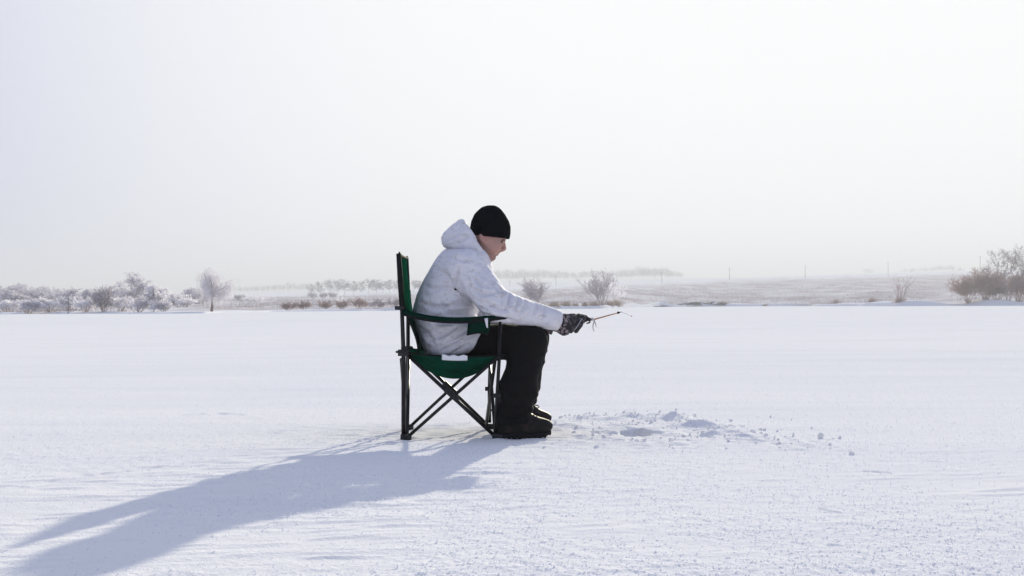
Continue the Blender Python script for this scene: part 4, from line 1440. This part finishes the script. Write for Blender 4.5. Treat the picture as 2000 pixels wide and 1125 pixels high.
plant("dark_shrub", "large dark reddish shrub with frosted top among the left shore trees", "bush", 202, 54, 66, 'bush', (M_RUSTY, M_GREYT), seed=150, stems=16, spread=.8, twig=.024, split=1)
plant("weeping_willow", "tall frosted weeping willow standing apart on the left shore", "tree", 413, 87, 86, 'willow', (M_BARK, M_FROSTW), seed=27, stems=1, spread=.42, r0=.16, twig=.015, split=1, lean=.04, into=1.5)
# dark stake on the shore
d_ = float(np.interp(133, SX, SD)); x_ = (133 - 1000) / FOC * d_
b = MB(); b.tube([(0, 0, -.3), (0.02, 0, 1.0), (0, 0, 1.75)], [.05, .045, .04], 7)
b.tube([(-.12, 0, 1.5), (.12, 0, 1.52)], .025, 6)
o = b.build("stake", M_POLE); o.location = (x_, d_, 0.0)
tag(o, "thin dark stake at the lake edge among the left bushes", "stake")

SHRUB = [(565, 17, 34, "round russet shrub on the shore, first right of the willow"), (594, 19, 34, "round russet shrub, second right of the willow"),
         (637, 18, 34, "round russet shrub, third right of the willow"), (668, 19, 36, "russet shrub at the foot of a thin sapling"),
         (700, 25, 40, "taller russet shrub left of the dark brush"), (735, 20, 44, "pinkish dry shrub behind the dark brush"), (768, 20, 34, "pinkish dry shrub just behind the chair back")]
for i, (px, h, w, lb) in enumerate(SHRUB):
    plant("russet_shrub", lb, "shrub", px, h, w, 'bush', (M_RUSTY, M_RUSTY if i < 5 else M_DRY), seed=200 + i, stems=12, spread=.9, over=dict(kids=[2.0, 1.6, 1.3]), group="russet shrubs on the middle shore", twig=.020, split=0, into=2.5 if i < 5 else 9)
plant("sapling", "thin pale sapling among the russet shrubs", "tree", 664, 42, 16, 'stems', (M_GREYT, M_FROST), seed=220, stems=1, spread=.1, twig=.020, split=0, into=6)
MID = [(470, 14, 26, 330, "small dark bush right of the willow, farther back"), (497, 15, 52, 300, "wide grey bush between willow and russet shrubs"), (463, 12, 16, 420, "little distant bush hugging the willow's right edge"),
       (612, 16, 28, 430, "left third of the low grey thicket in front of the distant wood"), (632, 16, 28, 430, "middle third of the low grey thicket in front of the distant wood"), (650, 15, 22, 430, "right third of the low grey thicket in front of the distant wood")]
for i, (px, h, w, ds, lb) in enumerate(MID):
    plant("grey_bush", lb, "bush", px, h, w, 'bush', (M_GREYT, M_GREYT if i != 1 else M_FROST), dist=ds, seed=240 + i, stems=9, spread=.95, twig=.035, over=dict(kids=[2.0, 1.6, 1.2]), split=0)
plant("bare_saplings", "clump of slim bare saplings above the man's forearm", "tree", 1041, 60, 62, 'stems', (M_TWIG, M_GREYT), seed=31, stems=13, spread=.50, twig=.028, split=0, into=4)
plant("bare_bush", "large bare fan-shaped bush behind the gloved hand", "bush", 1175, 74, 78, 'stems', (M_TWIG, M_GREYT), seed=32, stems=14, spread=.75, twig=.027, split=0, into=3)
plant("bare_bush", "small frosted bush half hidden behind the large fan-shaped bush", "bush", 1203, 44, 40, 'stems', (M_GREYT, M_FROST), seed=33, stems=7, spread=.6, twig=.024, split=0, into=14)
plant("fan_shrub", "small shrub of few upright stems standing on the right shore", "shrub", 1757, 56, 58, 'stems', (M_TWIG, M_RUSTY), seed=34, stems=13, spread=.62, twig=.020, over=dict(kids=[.5, .5, .3]), split=0, into=1.5)
plant("bare_tree", "dark forked bare tree at the right picture edge", "tree", 1968, 112, 96, 'forked', (M_TWIG, M_TWIG), seed=35, stems=4, spread=.38, twig=.022, split=1, into=4)
BR = [(1893, 58, 70, "leftmost russet thicket of the right shore's big bush group"), (1925, 70, 76, "middle russet thicket left of the forked bare tree"), (1990, 66, 70, "dense thicket round the foot of the forked bare tree"), (1945, 50, 70, "low dark thicket in front, left of the forked bare tree")]
for i, (px, h, w, lb) in enumerate(BR):
    plant("russet_thicket", lb, "bush", px, h, w, 'bush', (M_RUSTY, M_RUSTY if i != 3 else M_TWIG), seed=300 + i, stems=20, spread=.75, twig=.021, split=0, into=3 + i * 2, group="thickets at the right edge")

# distant wood: one row of trees, each its own thing
protos = []
for k in range(5):
    T = Tree(400 + k)
    T.grow([(0, 0, -.3)], [(0, 0, 1)], [9], [.22], spec('tall', 10))
    T.fit(1.0, .75)
    T.ra = np.where(T.lev == 0, .009, np.where(T.lev < 2, .0045, .0034)); T.rb = T.ra * .85
    wd, tw = T.meshes(0)
    protos.append((np_mesh("distant_tree_trunk", wd[0], quads=wd[1], mat=M_DIST), np_mesh("distant_tree_crown", tw[0], quads=tw[1], mat=M_DIST)))
ORD = ["first", "second", "third", "fourth", "fifth", "sixth", "seventh", "eighth", "ninth", "tenth", "eleventh", "twelfth", "thirteenth", "fourteenth", "fifteenth"]
WOOD = [(607, 17, 20), (626, 22, 22), (645, 27, 22), (660, 26, 22), (673, 27, 26), (690, 23, 20), (703, 24, 20), (719, 28, 26), (735, 25, 22), (748, 26, 24), (762, 25, 22), (775, 25, 22), (808, 25, 24), (822, 23, 24), (840, 24, 24)]
rw = random.Random(9)
for i, (px, h, w) in enumerate(WOOD):
    ds = 640 + 40 * rw.random() - 20
    x = (px - 1000) / FOC * ds
    z = float(land_z(np.array([x]), np.array([ds]))[0])
    top = U(px, 570 - h, ds)[2]
    Ht = max(top - z, 3.5)
    root = empty("distant_tree", (x, ds, z))
    tr, cr = protos[i % 5]
    for nm, me in (("trunk", tr), ("crown", cr)):
        o = link(nm, me, root)
    Wd = w * 1.25 * ds / FOC / .75
    root.scale = (Wd, Wd, Ht); root.rotation_euler.z = rw.uniform(0, 6.28)
    tag(root, "hazy grey tree, %s from the left in the distant wood left of the man" % ORD[i], "tree", "trees of the distant wood")


def far_wood(name, label, spans, seed):
    """a hazy tree line too far off to tell the trees apart"""
    r = np.random.default_rng(seed)
    V, Q, n = [], [], 0
    for (x0, x1, dist, hb, prof) in spans:
        cnt = int((x1 - x0) / 4.2)
        for i in range(cnt):
            px = x0 + (x1 - x0) * (i + r.random()) / cnt
            ds = dist + r.uniform(-50, 50)
            x = (px - 1000) / FOC * ds
            z = float(land_z(np.array([x]), np.array([ds]))[0])
            H = np.interp(px, [p[0] for p in prof], [p[1] for p in prof]) * ds / FOC * r.uniform(.72, 1.1)
            W = H * r.uniform(.5, .8)
            m = 170
            ph, ct = r.uniform(0, 2 * np.pi, m), r.uniform(-1, 1, m)
            rad = r.uniform(.25, 1, m) ** .5
            c = np.stack([np.cos(ph) * np.sqrt(1 - ct ** 2) * W / 2, np.sin(ph) * np.sqrt(1 - ct ** 2) * W / 2, ct * H * .40], -1) * rad[:, None] + np.array([0, 0, H * .6])
            d = c - np.array([0, 0, H * .2]); d /= np.linalg.norm(d, axis=1)[:, None]
            d += r.normal(size=(m, 3)) * .35
            L = r.uniform(.08, .2, m)[:, None] * H
            side = r.normal(size=(m, 3)); side -= d * (side * d).sum(1)[:, None]; side /= np.linalg.norm(side, axis=1)[:, None]
            wd = H * .010
            t = np.stack([c - side * wd, c + side * wd, c + d * L + side * wd * .4, c + d * L - side * wd * .4], 1)
            tk = np.array([[[-.012, 0, -.05], [.012, 0, -.05], [.008, 0, .75], [-.008, 0, .75]], [[0, -.012, -.05], [0, .012, -.05], [0, .008, .75], [0, -.008, .75]]]) * H
            t = np.concatenate([t, tk]) + np.array([x, ds, z])
            V.append(t.reshape(-1, 3)); Q.append(np.arange(len(t) * 4).reshape(-1, 4) + n); n += len(t) * 4
    o = link(name, np_mesh(name, np.concatenate(V), quads=np.concatenate(Q), mat=M_DIST, smooth=False))
    return tag(o, label, "wood", kind="stuff")


far_wood("far_treeline", "faint hazy tree line along the far field right of the man", [(950, 1335, 1230, 0, [(950, 20), (990, 22), (1060, 20), (1120, 16), (1200, 17), (1235, 22), (1250, 26), (1300, 22), (1325, 16), (1335, 8)])], 1)
far_wood("far_treeline", "faint low tree line on the horizon between willow and distant wood", [(440, 605, 1200, 0, [(440, 12), (500, 12), (560, 15), (605, 13)])], 2)
far_wood("far_treeline", "very faint tree tops along the right horizon", [(1690, 1708, 1330, 0, [(1690, 10), (1708, 9)]), (1760, 1885, 1340, 0, [(1760, 6), (1810, 9), (1850, 11), (1885, 8)])], 3)

# utility poles marching over the field
POLES = [(996, 547, 560, 700, "short faint utility pole just right of the man's chin"), (1086, 538, 560, 640, "faint utility pole between the two bare bushes"), (1293, 530, 553, 600, "utility pole at the right end of the far tree line"),
         (1425, 523, 546, 640, "utility pole, second right of the far tree line"), (1573, 518, 543, 640, "utility pole in the middle of the right field"), (1735, 511, 538, 640, "utility pole above the small fan-stemmed shrub"), (1915, 500, 534, 560, "utility pole rising behind the right thickets")]
for px, yt, yb, ds, lb in POLES:
    x = (px - 1000) / FOC * ds
    z = float(land_z(np.array([x]), np.array([ds]))[0])
    top = U(px, yt, ds)[2] - z
    root = empty("utility_pole", (x, ds, z))
    b = MB(); b.tube([(0, 0, -.5), (0, 0, top * .5), (0, 0, top)], [.10, .085, .07], 8); b.build("mast", M_POLE, root)
    b = MB(); b.box((0, 0, top - .5), (1.1, .08, .08)); b.build("crossarm", M_POLE, root)
    for q in (-.45, .45):
        b = MB(); b.tube([(q, 0, top - .45), (q, 0, top - .2)], .035, 6); b.build("insulator", M_WHITEP, root)
    tag(root, lb, "utility pole", "utility poles across the field")


def blades(n, pos, h, wd, lean, r):
    """thin tapering grass blades, one triangle each"""
    a = r.uniform(0, np.pi, n)
    w = np.stack([np.cos(a), np.sin(a), np.zeros(n)], -1) * wd[:, None]
    tip = pos + np.stack([r.normal(size=n) * lean, r.normal(size=n) * lean, np.ones(n)], -1) * h[:, None]
    V = np.stack([pos - w, pos + w, tip], 1).reshape(-1, 3)
    return V, np.arange(n * 3).reshape(-1, 3)


def meadow_grass():
    r = np.random.default_rng(3)
    n = 90000
    px = r.uniform(-120, 2150, n)
    md, d0 = np.interp(px, MX, M_D), np.interp(px, SX, SD)
    t = r.random(n) ** 1.35
    y = d0 + 3 + (md - d0 + 10) * t
    x = (px - 1000) / FOC * y
    keep = noise2(x / 14, y / 40, 81) + .6 * noise2(x / 4, y / 10, 82) > np.where(t < .06, .0, -.35) + .75 * (px < 540)
    x, y = x[keep], y[keep]
    z = land_z(x, y)
    m = len(x)
    V, T = blades(m, np.stack([x, y, z - .05], -1), r.uniform(.2, .75, m) * (1 + .6 * (r.random(m) < .03)), r.uniform(.012, .034, m), .25, r)
    o = link("dry_meadow_grass", np_mesh("dry_meadow_grass", V, tris=T, mat=M_DRY, smooth=False))
    tag(o, "frosted dry grass covering the meadow beyond the lake", "grass", kind="stuff")


meadow_grass()

TUSS = [(1083, 14, 24, "straw tussock left of three under the man's outstretched forearm and hand"), (1106, 13, 22, "straw tussock in the middle of the three above the gloved hand"), (1124, 9, 16, "smallest straw tussock of the three above the gloved hand"), (1204, 15, 26, "straw tussock at the right foot of the large fan-shaped bush"),
        (1160, 12, 26, "straw tussock at the left foot of the large fan-shaped bush"), (1190, 13, 22, "straw tussock in the middle below the large fan-shaped bush"), (1632, 12, 26, "russet tussock on the bank in the middle of the right shore"), (1703, 14, 22, "russet tussock left of the small fan-stemmed shrub"), (1757, 14, 28, "russet grass at the foot of the small fan-stemmed shrub"),
        (1495, 7, 16, "low russet tussock at the left end of the right bank"), (1556, 7, 14, "low russet tussock, second on the right bank"), (1142, 11, 12, "thin straw tussock left of the large fan-shaped bush"), (1410, 7, 20, "low tussock in the dark undercut of the bank")]
for i, (px, h, w, lb) in enumerate(TUSS):
    r = np.random.default_rng(500 + i)
    ds = float(np.interp(px, SX, SD)) + (2.0 if i not in (6, 7) else 9)
    x = (px - 1000) / FOC * ds; z = float(land_z(np.array([x]), np.array([ds]))[0])
    n = 260
    H, W = h * ds / FOC, w * ds / FOC
    p = np.stack([r.normal(size=n) * W * .20, r.normal(size=n) * W * .20, np.full(n, -.2)], -1)
    V, T = blades(n, p, H * r.uniform(.55, 1.15, n), r.uniform(.015, .035, n), .28, r)
    o = link("grass_tussock", np_mesh("grass_tussock", V, tris=T, mat=M_STRAW if i < 6 or i == 11 else M_RUSTY, smooth=False))
    o.location = (x, ds, z)
    tag(o, lb, "tussock", "grass tussocks on the bank")
for i, (px, h, w, lb) in enumerate(((742, 9, 70, "dark low brush along the bank left of the chair"), (1280, 8, 74, "dark undercut brush on the bank right of the fishing rod"), (1375, 6, 90, "thin dark brush line on the bank farther right of the fishing rod"))):
    plant("bank_brush", lb, "brush", px, h, w, 'bush', (M_DARKB, M_DARKB), seed=600 + i, stems=26, spread=3.2, twig=.03, over=dict(max=2), split=-1, into=.6)

# ------------------------------------------------------------------ winter haze
hv = bpy.data.materials.new("haze_air")
hv.use_nodes = True
hn = hv.node_tree.nodes; hn.clear()
ho = hn.new("ShaderNodeOutputMaterial"); pv = hn.new("ShaderNodeVolumePrincipled")
pv.inputs["Color"].default_value = (0.88, 0.92, 1.0, 1)
pv.inputs["Density"].default_value = 0.0010
pv.inputs["Anisotropy"].default_value = 0.15
hv.node_tree.links.new(pv.outputs[0], ho.inputs["Volume"])
b = MB()
c8 = np.array([[sx * 5100, sy * 5100, z] for z in (-45, 50) for sx, sy in ((-1, -1), (1, -1), (1, 1), (-1, 1))], float)
b.add(c8, [[3, 2, 1, 0], [4, 5, 6, 7], [0, 1, 5, 4], [1, 2, 6, 5], [2, 3, 7, 6], [3, 0, 4, 7]])
hz_o = b.build("haze", hv, smooth=False)
tag(hz_o, "pale winter haze over lake and fields", "haze", kind="stuff")
